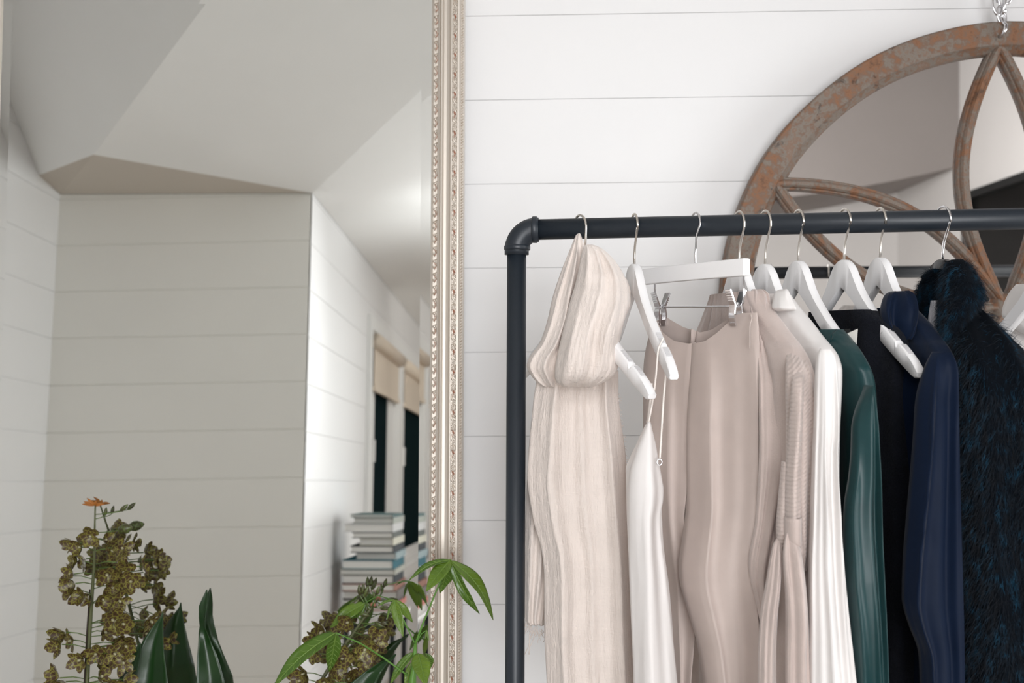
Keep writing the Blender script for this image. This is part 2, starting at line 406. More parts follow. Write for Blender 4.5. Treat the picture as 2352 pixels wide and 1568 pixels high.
for y in (-3.22, BY): mb.add([(x, y, z) for x, z in low] + [(x, y, zr(XV) + 1.25) for x, z in low], [(i, i + 1, n_ + 2 + i, n_ + 1 + i) for i in range(n_)], True)
mb.add([(x, -3.22, z) for x, z in low] + [(x, BY, z) for x, z in low], [(i, i + 1, n_ + 2 + i, n_ + 1 + i) for i in range(n_)], True)
mb.build('wall_bulkhead', M['dove'], smooth=False, kind='structure')
mb = MB(); mb.add([(CX, BY, 0), (RX, BY, 0), (RX, BY, 4.0), (CX, BY, 4.0)], [(0, 1, 2, 3)], True); mb.build('wall_back', M['wall'], smooth=False, kind='structure')
mb = MB(); mb.box((LX - 0.1, BY - 0.1, -0.05), (RX + 0.1, WY + 0.05, 0)); mb.build('floor', M['floor'], smooth=False, kind='structure')
mb = MB()   # right wall with an opening for the black glass door
DY0, DY1, DZ = -3.15, -2.05, 2.46
for a, b, z0, z1 in ((WY, DY1, 0, 4.0), (DY1, DY0, DZ, 4.0), (DY0, BY, 0, 4.0)):
    mb.add([(RX, a, z0), (RX, b, z0), (RX, b, z1), (RX, a, z1)], [(0, 1, 2, 3)], True)
mb.build('wall_right', M['wall'], smooth=False, kind='structure')
mb = MB(); mb.box((RX + 0.03, DY0, 0), (RX + 0.06, DY1, DZ)); d1 = mb.build('door_1', M['doorglass'], smooth=False, kind='structure')
mb = MB()
for lo, hi in (((RX - 0.012, DY1 - 0.05, 0), (RX + 0.07, DY1, DZ)), ((RX - 0.012, DY0, 0), (RX + 0.07, DY0 + 0.05, DZ)), ((RX - 0.012, DY0, DZ - 0.05), (RX + 0.07, DY1, DZ))):
    mb.box(lo, hi)
mb.build('door_frame', M['dmetal'], d1, smooth=False)
def window(name, y0, y1):
    """casement window set in the window wall; y0 nearest the mirror"""
    g = MB(); g.box((CX - 0.022, y1, WIN_Z0), (CX - 0.012, y0, WIN_Z1)); o = g.build(name, M['glassdark'], smooth=False, kind='structure')
    f = MB(); t = 0.05
    for lo, hi in (((CX - 0.10, y0 - t, WIN_Z0), (CX + 0.006, y0 + 0.0, WIN_Z1)), ((CX - 0.10, y1, WIN_Z0), (CX + 0.006, y1 + t, WIN_Z1)),
                   ((CX - 0.10, y1, WIN_Z1 - t), (CX + 0.006, y0, WIN_Z1)), ((CX - 0.10, y1, WIN_Z0), (CX + 0.006, y0, WIN_Z0 + t))): f.box(lo, hi)
    f.build('window_frame', M['trim'], o, smooth=False)
    s = MB(); m_ = (y1 - y0)
    for lo, hi in (((CX - 0.03, y0 - t - 0.22, WIN_Z0 + t), (CX - 0.006, y0 - t, WIN_Z1 - t)), ((CX - 0.03, y1 + t, WIN_Z0 + t), (CX - 0.006, y1 + t + 0.28, WIN_Z1 - t)),
                   ((CX - 0.03, y1 + t, WIN_Z1 - t - 0.06), (CX - 0.006, y0 - t, WIN_Z1 - t)), ((CX - 0.03, y1 + t, WIN_Z0 + t), (CX - 0.006, y0 - t, WIN_Z0 + t + 0.06))): s.box(lo, hi)
    s.build('casement', M['trim'], o, smooth=False)
    h = MB(); h.box((CX - 0.010, y0 - t - 0.16, 1.28), (CX + 0.012, y0 - t - 0.13, 1.40)); h.build('window_handle', M['trim'], o, smooth=False)
    return o
window('window_1', *W1); window('window_2', *W2)
mb = MB(); t = 0.075     # flat casing round both windows
for lo, hi in (((CX, W1[0], WIN_Z0 - t), (CX + 0.022, W1[0] + t, WIN_Z1 + t)), ((CX, W2[1] - t, WIN_Z0 - t), (CX + 0.022, W2[1], WIN_Z1 + t)),
               ((CX, W2[1], WIN_Z1), (CX + 0.022, W1[0], WIN_Z1 + t)), ((CX, W2[1], WIN_Z0 - t), (CX + 0.03, W1[0], WIN_Z0)), ((CX, W2[0], WIN_Z0), (CX + 0.022, W1[1], WIN_Z1))): mb.box(lo, hi)
mb.build('trim_1', M['trim'], smooth=False, kind='structure')
for (y0, y1), lab in ((W1, 'beige roller blind at the top of the window nearest the book stack'), (W2, 'beige roller blind at the top of the window farther from the book stack')):
    r = empty('roller_blind', (CX + 0.03, (y0 + y1)/2, WIN_Z1), lab, 'blind', 'roller blinds over the two windows')
    a = MB(); a.tube([Vector((0, (y0 - y1)/2 - 0.05, -0.055)), Vector((0, (y1 - y0)/2 + 0.05, -0.055))], 0.04, 14); a.build('roller', M['blind'], r)
    a = MB(); a.box((-0.012, (y1 - y0)/2 + 0.06, -0.30), (-0.008, (y0 - y1)/2 - 0.06, -0.06)); a.build('blind_cloth', M['blind'], r, smooth=False)
    a = MB(); a.box((-0.02, (y1 - y0)/2 + 0.06, -0.325), (0.0, (y0 - y1)/2 - 0.06, -0.30)); a.build('bottom_rail', M['blind'], r, smooth=False)

# ------------------------------------------------------------------ leaning mirror
GX0 = PY(-18, 784, 2.28).x; GX1 = PY(988.5, 784, 2.28).x
GW = GX1 - GX0; GZ0 = 0.17
top = ray(500, -15); s_ = (MP - CAM).dot(MN)/top.dot(MN); topz = (CAM + top*s_).z
org = MP + Vector((0, sin(TILT), cos(TILT))) * ((GZ0 - 1.45)/cos(TILT)); GH = (topz - GZ0)/cos(TILT)
mir = empty('leaning_mirror', (GX0 + GW/2, org.y, org.z), 'tall mirror in a carved champagne frame leaning on the board wall', 'mirror')
mir.rotation_euler = (-TILT, 0, 0)
HW = GW/2
gl = MB(); bv = 0.0215; rise = 0.00042
def gp(x, z, h): return Vector((x, -h, z))
gl.add([gp(-HW + bv, bv, 0), gp(HW - bv, bv, 0), gp(HW - bv, GH - bv, 0), gp(-HW + bv, GH - bv, 0),
        gp(-HW - .004, -.004, rise), gp(HW + .004, -.004, rise), gp(HW + .004, GH + .004, rise), gp(-HW - .004, GH + .004, rise)],
       [(0,1,2,3), (4,5,1,0), (5,6,2,1), (6,7,3,2), (7,4,0,3)], True)
gl.build('mirror_glass', M['mirror'], mir, smooth=False)
PROF = [(0, -.006), (0, .006), (.0035, .010), (.005, .0075), (.0125, .0075), (.014, .012), (.0168, .014), (.0184, .0105), (.0200, .0145), (.0225, .0135), (.0255, .0090), (.031, .0085), (.036, .011), (.0395, .017), (.0410, .0225), (.0430, .0225), (.0440, .0195), (.0525, .0195), (.0540, .0235), (.0572, .0230), (.0588, .0190), (.0600, .0150), (.0655, .0125), (.0660, .0100), (.0660, -.022), (.040, -.024), (0, -.010)]
fr = MB()
for c0 in range(4):
    vs = []; A = [(-1, 0), (1, 0), (1, 1), (-1, 1)]
    def corner(i, u):
        sx, sz = A[i]; return (sx*(HW + u), (-u if sz == 0 else GH + u))
    for u, h in PROF:
        x, z = corner(c0, u); vs.append(gp(x, z, h)); x, z = corner((c0 + 1) % 4, u); vs.append(gp(x, z, h))
    n_ = len(PROF); fr.add(vs, [(2*i, 2*i + 1, 2*((i + 1) % n_) + 1, 2*((i + 1) % n_)) for i in range(n_)])
o = fr.build('frame_moulding', M['cove'], mir, smooth=False, bevel=0)
def frame_sides():
    """(origin, along, outward, length) for right, top and left sides, at glass edge"""
    return [(Vector((HW, 0, 0)), Vector((0, 0, 1)), Vector((1, 0, 0)), GH), (Vector((-HW, 0, 0)), Vector((0, 0, 1)), Vector((-1, 0, 0)), GH),
            (Vector((-HW, 0, GH)), Vector((1, 0, 0)), Vector((0, 0, 1)), GW), (Vector((-HW, 0, 0)), Vector((1, 0, 0)), Vector((0, 0, -1)), GW)]
OUT = Vector((0, -1, 0))
inner = MB(); outer = MB(); ropem = MB(); bole = MB(); bole2 = MB()
for (o_, al, ou, L) in frame_sides():
    fl = 1
    def Rm(ang):
        a2 = al*cos(ang) + ou*sin(ang); b2 = -al*sin(ang) + ou*cos(ang)
        return Matrix((a2, b2, OUT)).transposed()
    p = 0.0262; k = int(L/p)
    for i in range(k):
        s0 = (i + .5)*L/k
        inner.blob(o_ + al*s0 + ou*.0105 + OUT*.0080, (.0075, .0022, .0032), Rm(.35), 8, 5)
        inner.blob(o_ + al*(s0 - .004) + ou*.0066 + OUT*.0080, (.0055, .0016, .0026), Rm(-.5))
        inner.blob(o_ + al*(s0 + .009) + ou*.0085 + OUT*.0082, (.0036, .0030, .0034), None)
        inner.blob(o_ + al*(s0 + .0125) + ou*.0112 + OUT*.0080, (.0030, .0013, .0024), Rm(1.0))
        bole.tube([o_ + al*(s0 - .0065 + .0010*j) + ou*(.0085 + .0030*sin(PI*j/12)*(1 if j < 9 else .6)) + OUT*.0102 for j in range(13)], 0.0008, 5)
    p = 0.0398; k = int(L/p)
    for i in range(k):
        s0 = (i + .5)*L/k
        for sg in (1, -1):
            pts = [o_ + al*(s0 + sg*(.002 + .0185*j/12)) + ou*(.0482 + sg*.0032*sin(PI*j/12*1.25)) + OUT*.0202 for j in range(13)]
            outer.tube(pts, [.0011 + .0012*sin(PI*j/12) for j in range(13)], 6)
            outer.blob(o_ + al*(s0 + sg*.0060) + ou*(.0482 - sg*.0026) + OUT*.0200, (.0050, .0012, .0026), Rm(sg*.55))
            outer.blob(o_ + al*(s0 + sg*.0105) + ou*(.0482 - sg*.0026) + OUT*.0200, (.0046, .0011, .0024), Rm(sg*.75))
            outer.blob(o_ + al*(s0 + sg*.0150) + ou*(.0482 - sg*.0022) + OUT*.0200, (.0038, .0010, .0022), Rm(sg*.9))
        bole2.blob(o_ + al*(s0 + .0015) + ou*.0488 + OUT*.0205, (.0052, .0017, .0022), Rm(-.5))
        bole2.tube([o_ + al*(s0 - .008 + .0010*j) + ou*(.0464 + .0022*sin(PI*j/10)) + OUT*.0216 for j in range(11)], 0.0007, 5)
    p = 0.0058; k = int(L/p)
    for i in range(k):
        s0 = (i + .5)*L/k
        ropem.blob(o_ + al*s0 + ou*.0632 + OUT*.0138, (.0040, .0017, .0026), Rm(.75), 6, 3)
inner.merge(bole, 1).build('inner_carving', [M['leaf_silver'], M['bole']], mir); outer.merge(bole2, 1).build('outer_carving', [M['leaf_silver'], M['bole']], mir)
ropem.build('rope_edge', M['leaf_silver'], mir)

# ------------------------------------------------------------------ round window mirror on a chain
RC = PY(2308, 706, 2.35); RR = 651/F*2.32
arch = empty('round_mirror', RC, 'round mirror in a weathered brown petal-patterned wooden frame hanging on the wall', 'mirror')
def ring_prof(n=120):
    prof = [(RR, .030), (RR, -.018), (RR - .003, -.022), (RR - .047, -.022), (RR - .049, -.020), (RR - .052, -.014), (RR - .060, -.006), (RR - .064, .000), (RR - .064, .012), (RR - .02, .030)]
    mb = MB(); vs = []; fs = []
    for k in range(n):
        th = 2*PI*k/n; wob = 1 + .0016*sin(5*th + 1) + .001*sin(13*th)
        for r, y in prof: vs.append(Vector((r*wob*cos(th), y, r*wob*sin(th))))
    m_ = len(prof)
    for k in range(n):
        l = (k + 1) % n
        for i in range(m_):
            j = (i + 1) % m_; fs.append((k*m_ + i, k*m_ + j, l*m_ + j, l*m_ + i))
    mb.add(vs, fs); return mb
o = ring_prof().build('outer_rim', M['wood'], arch, smooth=False, bevel=.0015)
g = MB(); n_ = 96
g.add([Vector((0, .006, 0))] + [Vector(((RR - .05)*cos(2*PI*k/n_), .006, (RR - .05)*sin(2*PI*k/n_))) for k in range(n_)], [(0, 1 + (k + 1) % n_, 1 + k) for k in range(n_)], True)
g.build('mirror_pane', M['mirror2'], arch, smooth=False)
RI = RR - .048
MPROF = [(-.0135, .006), (-.0135, -.004), (-.0115, -.008), (-.0085, -.008), (-.0065, -.013), (-.003, -.0165), (.003, -.0165), (.0065, -.013), (.0085, -.008), (.0115, -.008), (.0135, -.004), (.0135, .006)]
A0 = radians(91.5)
for i in range(6):
    al = A0 + i*PI/3
    for sg in (1, -1):
        mb = MB(); n_ = 40; vs = []; d = Vector((cos(al), 0, sin(al))); q = Vector((-sin(al), 0, cos(al)))*sg
        pts = [d*(RI*t) + q*(RI*.150*sin(PI*t)**.9) for t in [j/n_ for j in range(n_ + 1)]]
        for j, p_ in enumerate(pts):
            tg = (pts[min(j + 1, n_)] - pts[max(j - 1, 0)]).normalized(); nr = Vector((tg.z, 0, -tg.x))
            sc = .85 if j < 4 else 1
            for u, y in MPROF: vs.append(p_ + nr*u*sc + Vector((0, y - (.0006 if sg > 0 else 0), 0)))
        m_ = len(MPROF); mb.add(vs, [(j*m_ + k, j*m_ + k + 1, (j + 1)*m_ + k + 1, (j + 1)*m_ + k) for j in range(n_) for k in range(m_ - 1)], True)
        mb.build('petal_bar', M['wood'], arch, smooth=False)
mb = MB(); mb.lathe([(0, .020), (.016, .019), (.026, .012), (.030, .004), (.032, -.006)], Matrix.Rotation(PI/2, 4, 'X'), 20); mb.build('centre_boss', M['wood'], arch)
# chain
hk = PY(2304, 68, 2.325)
ch = empty('hanging_chain', hk, 'silver link chain holding the round mirror from above', 'chain')
def link(c, ax, side, L, W, r):
    mb = MB(); pts = []
    for k in range(28):
        th = 2*PI*k/28; pts.append(Vector(c) + Vector(ax)*(L*sin(th)*(1 if abs(sin(th)) < .999 else 1)) + Vector(side)*(W*cos(th)))
    mb.tube(pts, r, 8, closed=True); return mb
mb = MB(); mb.tube([(.0005, -.010, -.010), (0, -.004, -.012), (-.0002, -.004, -.006)][::-1] + [(.0, -.012, -.004), (.001, -.011, .004), (.002, -.002, .014), (.003, .008, .022)], .0042, 10)
mb = MB(); mb.tube([(-.006, .000, -.014), (-.004, -.010, -.012), (-.001, -.014, -.004), (.002, -.010, .006), (.002, .002, .014), (.0, .010, .026), (.002, .006, .036), (.006, 0, .040)], .0040, 10)
mb.build('hook', M['chrome'], ch)
zc = .040
for i, (dx, dz, ang, l, wd) in enumerate([(0.0, .030, .12, .020, .0085), (.004, .052, 1.5, .020, .0085), (-.010, .050, .25, .019, .0085), (.014, .074, -.25, .020, .0085), (-.013, .078, 1.3, .020, .0085), (.022, .104, 1.2, .020, .0085), (-.020, .106, -.3, .020, .0085), (.028, .134, .1, .020, .0085), (-.026, .136, 1.3, .020, .0085), (.034, .164, 1.2, .020, .0085), (-.032, .166, .2, .020, .0085)]):
    lean = Vector((.22 if dx > 0 else -.22, 0, 1)).normalized()
    side = Vector((cos(ang), sin(ang), 0)); side = (side - lean*side.dot(lean)).normalized()
    link((dx, 0.008, dz), lean, side, l, wd, .0026).build('link', M['chrome'], ch)
# ------------------------------------------------------------------ pipe rack
def DROD(px): return 1.755 - 0.075*(px - 1240)/1112
def rodp(px): return P(px, 527 - 0.0225*(px - 1240), DROD(px))
RODR = 0.0160
e0 = P(1187, 528.5, 1.7586); rA = rodp(1232); rB = rodp(3330)
rdir = (rB - rA).normalized()
rack = empty('clothes_rack', (e0.x, e0.y, 0), 'charcoal pipe clothes rack holding the row of hanging garments', 'rack')
O = Vector((e0.x, e0.y, 0))
def rl(v): return Vector(v) - O
pb = P(1182.5, 1568, 1.7586); pdir = (e0 - pb).normalized()
foot = e0 - pdir*(e0.z - .03)/pdir.z
mb = MB(); mb.tube([rl(foot), rl(e0 - pdir*.03)], .0150, 28); mb.build('post', M['pipe'], rack)
mb = MB(); mb.tube([rl(rA - rdir*.004), rl(rB)], RODR, 28); mb.build('rail', M['pipe'], rack)
mb = MB(); R_ = .030; pts = []
c_ = e0 + rdir*R_ - pdir*R_
for k in range(13):
    th = PI/2*k/12; pts.append(rl(c_ - rdir*R_*cos(th) + pdir*R_*sin(th)))
pts = [pts[0] - pdir*.008] + pts + [pts[-1] + rdir*.004]
mb.tube(pts, .0187, 28)
mb.build('elbow', M['pipe'], rack); elb = rack.children[-1] if rack.children else None
elb = [c for c in bpy.data.objects if c.name.startswith('elbow')][0]
def collar(p, d, h, r):
    mb = MB(); q = Vector((0, 0, 1)).rotation_difference(d).to_matrix().to_4x4(); Mx = Matrix.Translation(rl(p)) @ q
    mb.lathe([(r - .004, -h/2), (r - .0012, -h/2), (r, -h/2 + .0015), (r, h/2 - .0015), (r - .0012, h/2), (r - .004, h/2)], Mx, 36); return mb
collar(rodp(1228.5), rdir, .0085, .0206).build('collar', M['pipe'], elb)
collar(P(1188, 569, 1.7586), pdir, .0078, .0204).build('collar', M['pipe'], elb)
mb = MB(); mb.tube([rl((rB.x, rB.y, .03)), rl(rB)], .0150, 20); mb.build('post', M['pipe'], rack)
for fx in (foot, Vector((rB.x, rB.y, .03))):
    mb = MB(); mb.tube([rl((fx.x, fx.y - .28, .022)), rl((fx.x, fx.y + .28, .022))], .0165, 16); mb.build('base_pipe', M['pipe'], rack)

# ------------------------------------------------------------------ hangers
HTOP = [(0, 0), (.010, -.0012), (.020, -.0058), (.030, -.0150), (.040, -.0285), (.052, -.044), (.066, -.058), (.085, -.073), (.105, -.088), (.130, -.1045), (.155, -.1205), (.158, -.1225), (.160, -.1290), (.165, -.1300), (.168, -.1260), (.180, -.1330), (.197, -.1450), (.209, -.1560), (.2145, -.1640)]
HBOT = [(0, -.043), (.012, -.049), (.030, -.061), (.052, -.0765), (.080, -.0980), (.105, -.1150), (.130, -.1305), (.160, -.1480), (.180, -.1590), (.197, -.1680), (.206, -.1715), (.2125, -.1700), (.2145, -.1640)]
def lerp_tab(T, x):
    for (a, b), (c, d) in zip(T[:-1], T[1:]):
        if a <= x <= c: return b + (d - b)*(x - a)/max(1e-9, c - a)
    return T[-1][1]
def hook_pts(rod_r=.0205, h=.062, jog=.0):
    pts = [(0, -.004), (0.001, .010), (.004 + jog, .026), (.012 + jog*.5, .042), (.0195, .054)]
    for k in range(13):
        th = -0.2 + (PI + .75)*k/12; pts.append((rod_r*cos(th), h + .0 + rod_r*sin(th)))
    return pts
def frame_at(px, ang):
    """local axes of a hanger hooked on the rail at a pixel column: origin on the rail axis, w towards the camera side"""
    o = rodp(px); a = radians(ang) - YAW*0
    return o, Vector((sin(a), -cos(a), 0)), Vector((-cos(a), -sin(a), 0))
def hanger(px, ang, label, black=False, drop=.076, roll=0.0, hide=False, both=True):
    o, wv, sv = frame_at(px, ang)
    top = o + UP*(RODR + .0045 - drop)              # top of the wooden neck
    root = empty('coat_hanger' if black else 'wooden_hanger', top, label, 'hanger', None if black else 'white wooden hangers on the rail')
    root.matrix_world = Matrix(((wv.x, sv.x, 0, top.x), (wv.y, sv.y, 0, top.y), (0, 0, 1, top.z), (0, 0, 0, 1))) @ Matrix.Rotation(radians(roll), 4, 'Y')
    mb = MB(); xs = sorted(set([a for a, _ in HTOP] + [a for a, _ in HBOT])); ths = .0062
    n = len(xs); xs2 = [-x for x in xs[::-1]] + xs[1:]
    vs = []
    for x in xs2:
        zt, zb = lerp_tab(HTOP, abs(x)), lerp_tab(HBOT, abs(x)); e = min(.0022, max(.0003, (zt - zb)*.2))
        for y, z in ((-ths, zb + e), (-ths + e, zb), (ths - e, zb), (ths, zb + e), (ths, zt - e), (ths - e, zt), (-ths + e, zt), (-ths, zt - e)): vs.append((x, y, z))
    fs = []; m_ = 8
    for i in range(len(xs2) - 1):
        for k in range(m_):
            l = (k + 1) % m_; fs.append((i*m_ + k, (i+1)*m_ + k, (i+1)*m_ + l, i*m_ + l))
    fs.append(tuple(range(m_))); fs.append(tuple((len(xs2) - 1)*m_ + k for k in range(m_ - 1, -1, -1)))
    mb.add(vs, fs); ob = mb.build('body', M['black'] if black else M['white'], root)
    md = ob.modifiers.new('s', 'EDGE_SPLIT'); md.split_angle = radians(50)
    mb = MB(); mb.tube([(a, 0, b) for a, b in hook_pts(h=drop - .0045 - RODR)], .0019, 8); mb.blob((hook_pts(h=drop - .0045 - RODR)[-1][0], 0, hook_pts(h=drop - .0045 - RODR)[-1][1]), (.0022, .0022, .0022))
    mb.build('hook', M['chrome'] if black else M['steel'], root)
    if not black:
        for sgn in ((1, -1) if both else (1,)):
            mb = MB()
            for a0, a1 in ((.133, .157), (.170, .190)):
                k = int((a1 - a0)/.0022)
                for j in range(k):
                    x = a0 + (a1 - a0)*(j + .5)/k; z = lerp_tab(HTOP, x); nx, nz = .55, .835
                    mb.add([(sgn*(x + dx*nz + nx*u), y, z - dx*nx + nz*u) for u in (-.0004, .0009) for dx, y in ((-.0007, -.0036), (.0007, -.0036), (.0007, .0036), (-.0007, .0036))],
                           [(4,5,6,7), (0,1,5,4), (1,2,6,5), (2,3,7,6), (3,0,4,7)], True)
            mb.build('grip_strip', M['grip'], root, smooth=False)
    return root
hanger(1330, 27, 'white wooden hanger under the cream gauze scarf, one arm sticking out', drop=.097, roll=1.5)
hanger(1457, 10, 'bare white wooden hanger carrying the white camisole by its straps')
hanger(1697, 14, 'white wooden hanger inside the beige knit cardigan', drop=.080)
hanger(1757, 14, 'white wooden hanger inside the white blouse', drop=.080)
hanger(1833, 11.5, 'white wooden hanger carrying the teal satin dress')
hanger(1939, 12.5, 'white wooden hanger in the black top, its end poking out of the shoulder')
hanger(2021, 8, 'white wooden hanger inside the navy blouse', drop=.0735)
hanger(2165, 14, 'black lacquered hanger inside the dark blue fur coat', black=True, drop=.078)

# clip hanger: bar, hook, wire frame with two spring clips
def clip_hanger():
    A = P(1481, 636, 1.815); B = P(1716, 613, 1.60); c = (A + B)/2; d = (B - A); L = d.length; d.normalize()
    root = empty('clip_hanger', c, 'white bar hanger with two chrome clips gripping the beige trousers', 'hanger')
    zx = d; yx = UP.cross(d).normalized(); zz = d.cross(yx)
    root.matrix_world = Matrix(((zx.x, yx.x, zz.x, c.x), (zx.y, yx.y, zz.y, c.y), (zx.z, yx.z, zz.z, c.z), (0, 0, 0, 1)))
    mb = MB(); n = 12; vs = []
    for i in range(n + 1):
        x = (i/n - .5)*L; sag = -.016*(1 - (2*i/n - 1)**2)*0.5; hh = .0125 if i < n else .0125
        for y, z in ((-.0062, -hh), (.0062, -hh), (.0062, hh), (-.0062, hh)): vs.append((x, y - .006*(1 - (2*i/n - 1)**2), z))
    fs = [(0, 3, 2, 1), tuple(n*4 + k for k in range(4))]
    for i in range(n):
        for k in range(4): l = (k + 1) % 4; fs.append((i*4 + k, i*4 + l, (i+1)*4 + l, (i+1)*4 + k))
    mb.add(vs, fs, True); mb.build('bar', M['white'], root, smooth=False, bevel=.002)
    inv = root.matrix_world.inverted()
    hp = rodp(1597); q = inv @ hp
    mb = MB(); n0 = inv @ P(1598, 617, 1.70)
    pts = [n0 + Vector((0, 0, -.01)), n0, inv @ P(1597, 585, 1.69), inv @ P(1599, 562, 1.695), inv @ P(1600, 540, DROD(1600) - .020)]
    nearw = (inv.to_3x3() @ Vector((.25, -1, 0))).normalized(); upw = inv.to_3x3() @ UP
    for k in range(12):
        th = .1 + (PI + .5)*k/11; pts.append(q + nearw*.0205*cos(th) + upw*.0205*sin(th))
    mb.tube(pts, .0018, 8); mb.build('hook', M['chrome'], root)
    zc = (inv @ P(1664, 704, 1.645)); zf = inv @ P(1520, 705, 1.79)
    xa, xb = zf.x - .006, zc.x + .025
    mb = MB(); w0 = inv @ P(1504, 650, 1.80); w1 = inv @ P(1708, 632, 1.615)
    mb.tube([w0, Vector((w0.x, w0.y, zf.z + .005)), Vector((w0.x + .006, w0.y, zf.z)), zf, zc, Vector((w1.x - .006, w1.y, zc.z)), Vector((w1.x, w1.y, zc.z + .005)), w1], .0015, 8); mb.build('clip_wire', M['chrome'], root)
    for nm, cp in (('far', inv @ P(1517, 704, 1.79)), ('near', inv @ P(1690, 700, 1.620))):
        cl = bpy.data.objects.new('clip', None); COL.objects.link(cl); cl.parent = root; cl.location = cp
        k = 1.0
        for sg in (-1, 1):
            mb = MB(); n = 14; vs = []
            for i in range(n + 1):
                t = i/n; z = .022 - .052*t
                y = sg*(.0125 - .0190*t if t < .45 else .0040 - .0012*(t - .45) + .0022*sin(PI*(t - .45)/.55))
                wdt = .0062 if t > .1 else .0056
                for dx in (-wdt, wdt):
                    vs.append((dx, y, z)); vs.append((dx, y + sg*.0022, z))
            fs = []
            for i in range(n):
                b0 = i*4; b1 = b0 + 4
                fs += [(b0, b0+2, b1+2, b1), (b0+1, b1+1, b1+3, b0+3), (b0, b1, b1+1, b0+1), (b0+2, b0+3, b1+3, b1+2)]
            fs += [(0,1,3,2), (n*4, n*4+2, n*4+3, n*4+1)]
            mb.add(vs, fs, True)
            for i in range(5):
                z = .020 - i*.0034; t = (.022 - z)/.052; y = sg*(.0125 - .0190*t + .0024); mb.box((-.0058, y - .0006, z - .0008), (.0058, y + .0012, z + .0008))
            for i in range(5):
                x = -.0042 + i*.0021; mb.box((x - .0005, sg*.0062 - .0008, -.026), (x + .0005, sg*.0062 + .0009, -.006))
            mb.build('jaw', M['chrome'], cl, smooth=False)
        mb = MB(); mb.tube([(.003*cos(8*PI*j/40 * 2) - .006 + .012*j/40, .0032*cos(2*PI*5*j/40), .0032*sin(2*PI*5*j/40)) for j in range(41)], .0007, 6); mb.build('spring', M['chrome'], cl)
    return root
clip_hanger()

# ------------------------------------------------------------------ cloth
def interp(rows, y):
    """Catmull-Rom through the rows (first entry = pixel row)"""
    n = len(rows)
    if y <= rows[0][0]: return list(rows[0])
    if y >= rows[-1][0]: return list(rows[-1])
    for i in range(n - 1):
        if rows[i][0] <= y <= rows[i + 1][0]: break
    p1, p2 = rows[i], rows[i + 1]; p0 = rows[max(i - 1, 0)]; p3 = rows[min(i + 2, n - 1)]
    t = (y - p1[0])/(p2[0] - p1[0]); out = [y]
    for a in range(1, len(p1)):
        h = p2[0] - p1[0]
        m1 = (p2[a] - p0[a])/max(1e-6, p2[0] - p0[0])*h if i > 0 else (p2[a] - p1[a])
        m2 = (p3[a] - p1[a])/max(1e-6, p3[0] - p1[0])*h if i + 2 < n else (p2[a] - p1[a])
        d = p2[a] - p1[a]
        if d == 0: m1 = m2 = 0
        else:
            m1 = max(-3*abs(d), min(3*abs(d), m1)) if m1*d > 0 else 0
            m2 = max(-3*abs(d), min(3*abs(d), m2)) if m2*d > 0 else 0
        out.append((2*t**3 - 3*t**2 + 1)*p1[a] + (t**3 - 2*t**2 + t)*m1 + (-2*t**3 + 3*t**2)*p2[a] + (t**3 - t**2)*m2)
    return out
def fold(u, v, y, folds):
    s = 0
    for f in folds:
        k, amp, ph, dr = f[:4]; kind = f[4] if len(f) > 4 else 's'; r0 = f[5] if len(f) > 5 else 0
        a = PI*k*u + ph + dr*v + 1.3*noise.noise(Vector((u*1.3 + ph, v*1.5, k*3.1)))
        g = sin(a) if kind == 's' else (1 - 2*abs(sin(a/2))**.7 if kind == 'v' else 2*abs(sin(a/2))**.7 - 1)
        s += amp*g*(1 if r0 == 0 else min(1, v/r0) if r0 > 0 else max(0, 1 - v/(-r0)))
    return s
def tube_grid(rows, Mn=90, step=7, folds=(), nz=0.0, nsc=14, seed=0, pw=1.0, skew=None, end_round=0):
    """rows: (py, px_left, px_right, depth, half_depth). Rings lie level in the world; folds push the cloth to and fro."""
    y0, y1 = rows[0][0], rows[-1][0]; R_ = max(3, int((y1 - y0)/step)); G = []
    for i in range(R_ + 1):
        v = i/R_; y = y0 + (y1 - y0)*v; r = interp(rows, y); d, b = r[3], r[4]
        L = P(r[1], y, d); Rr = P(r[2], y, d); c = (L + Rr)/2; a = (Rr - L)/2; row = []
        for k in range(Mn):
            th = 2*PI*k/Mn; ct, st = cos(th), sin(th)
            cu = math.copysign(abs(ct)**pw, ct); su = math.copysign(abs(st)**pw, st)
            p = c + a*cu - FW*(b*su)
            e = sqrt(max(0, 1 - ct*ct*.92))
            p = p - FW*(fold(ct, v, y, folds)*e)
            if nz: p = p - FW*(nz*e*noise.noise(Vector((p.x*nsc + seed, p.y*nsc, p.z*nsc*.6))))
            if skew: p = p - FW*(skew*cu)
            row.append(p)
        G.append(row)
    return G
def tube_part(name, rows, m, parent, cap=False, thick=0.0, label=None, flat=1.0, **kw):
    if flat != 1: rows = [r[:4] + (r[4]*flat,) for r in rows]
    mb = MB(); mb.grid(tube_grid(rows, **kw), wrap=True, cap=cap); return mb.build(name, m, parent, label=label)
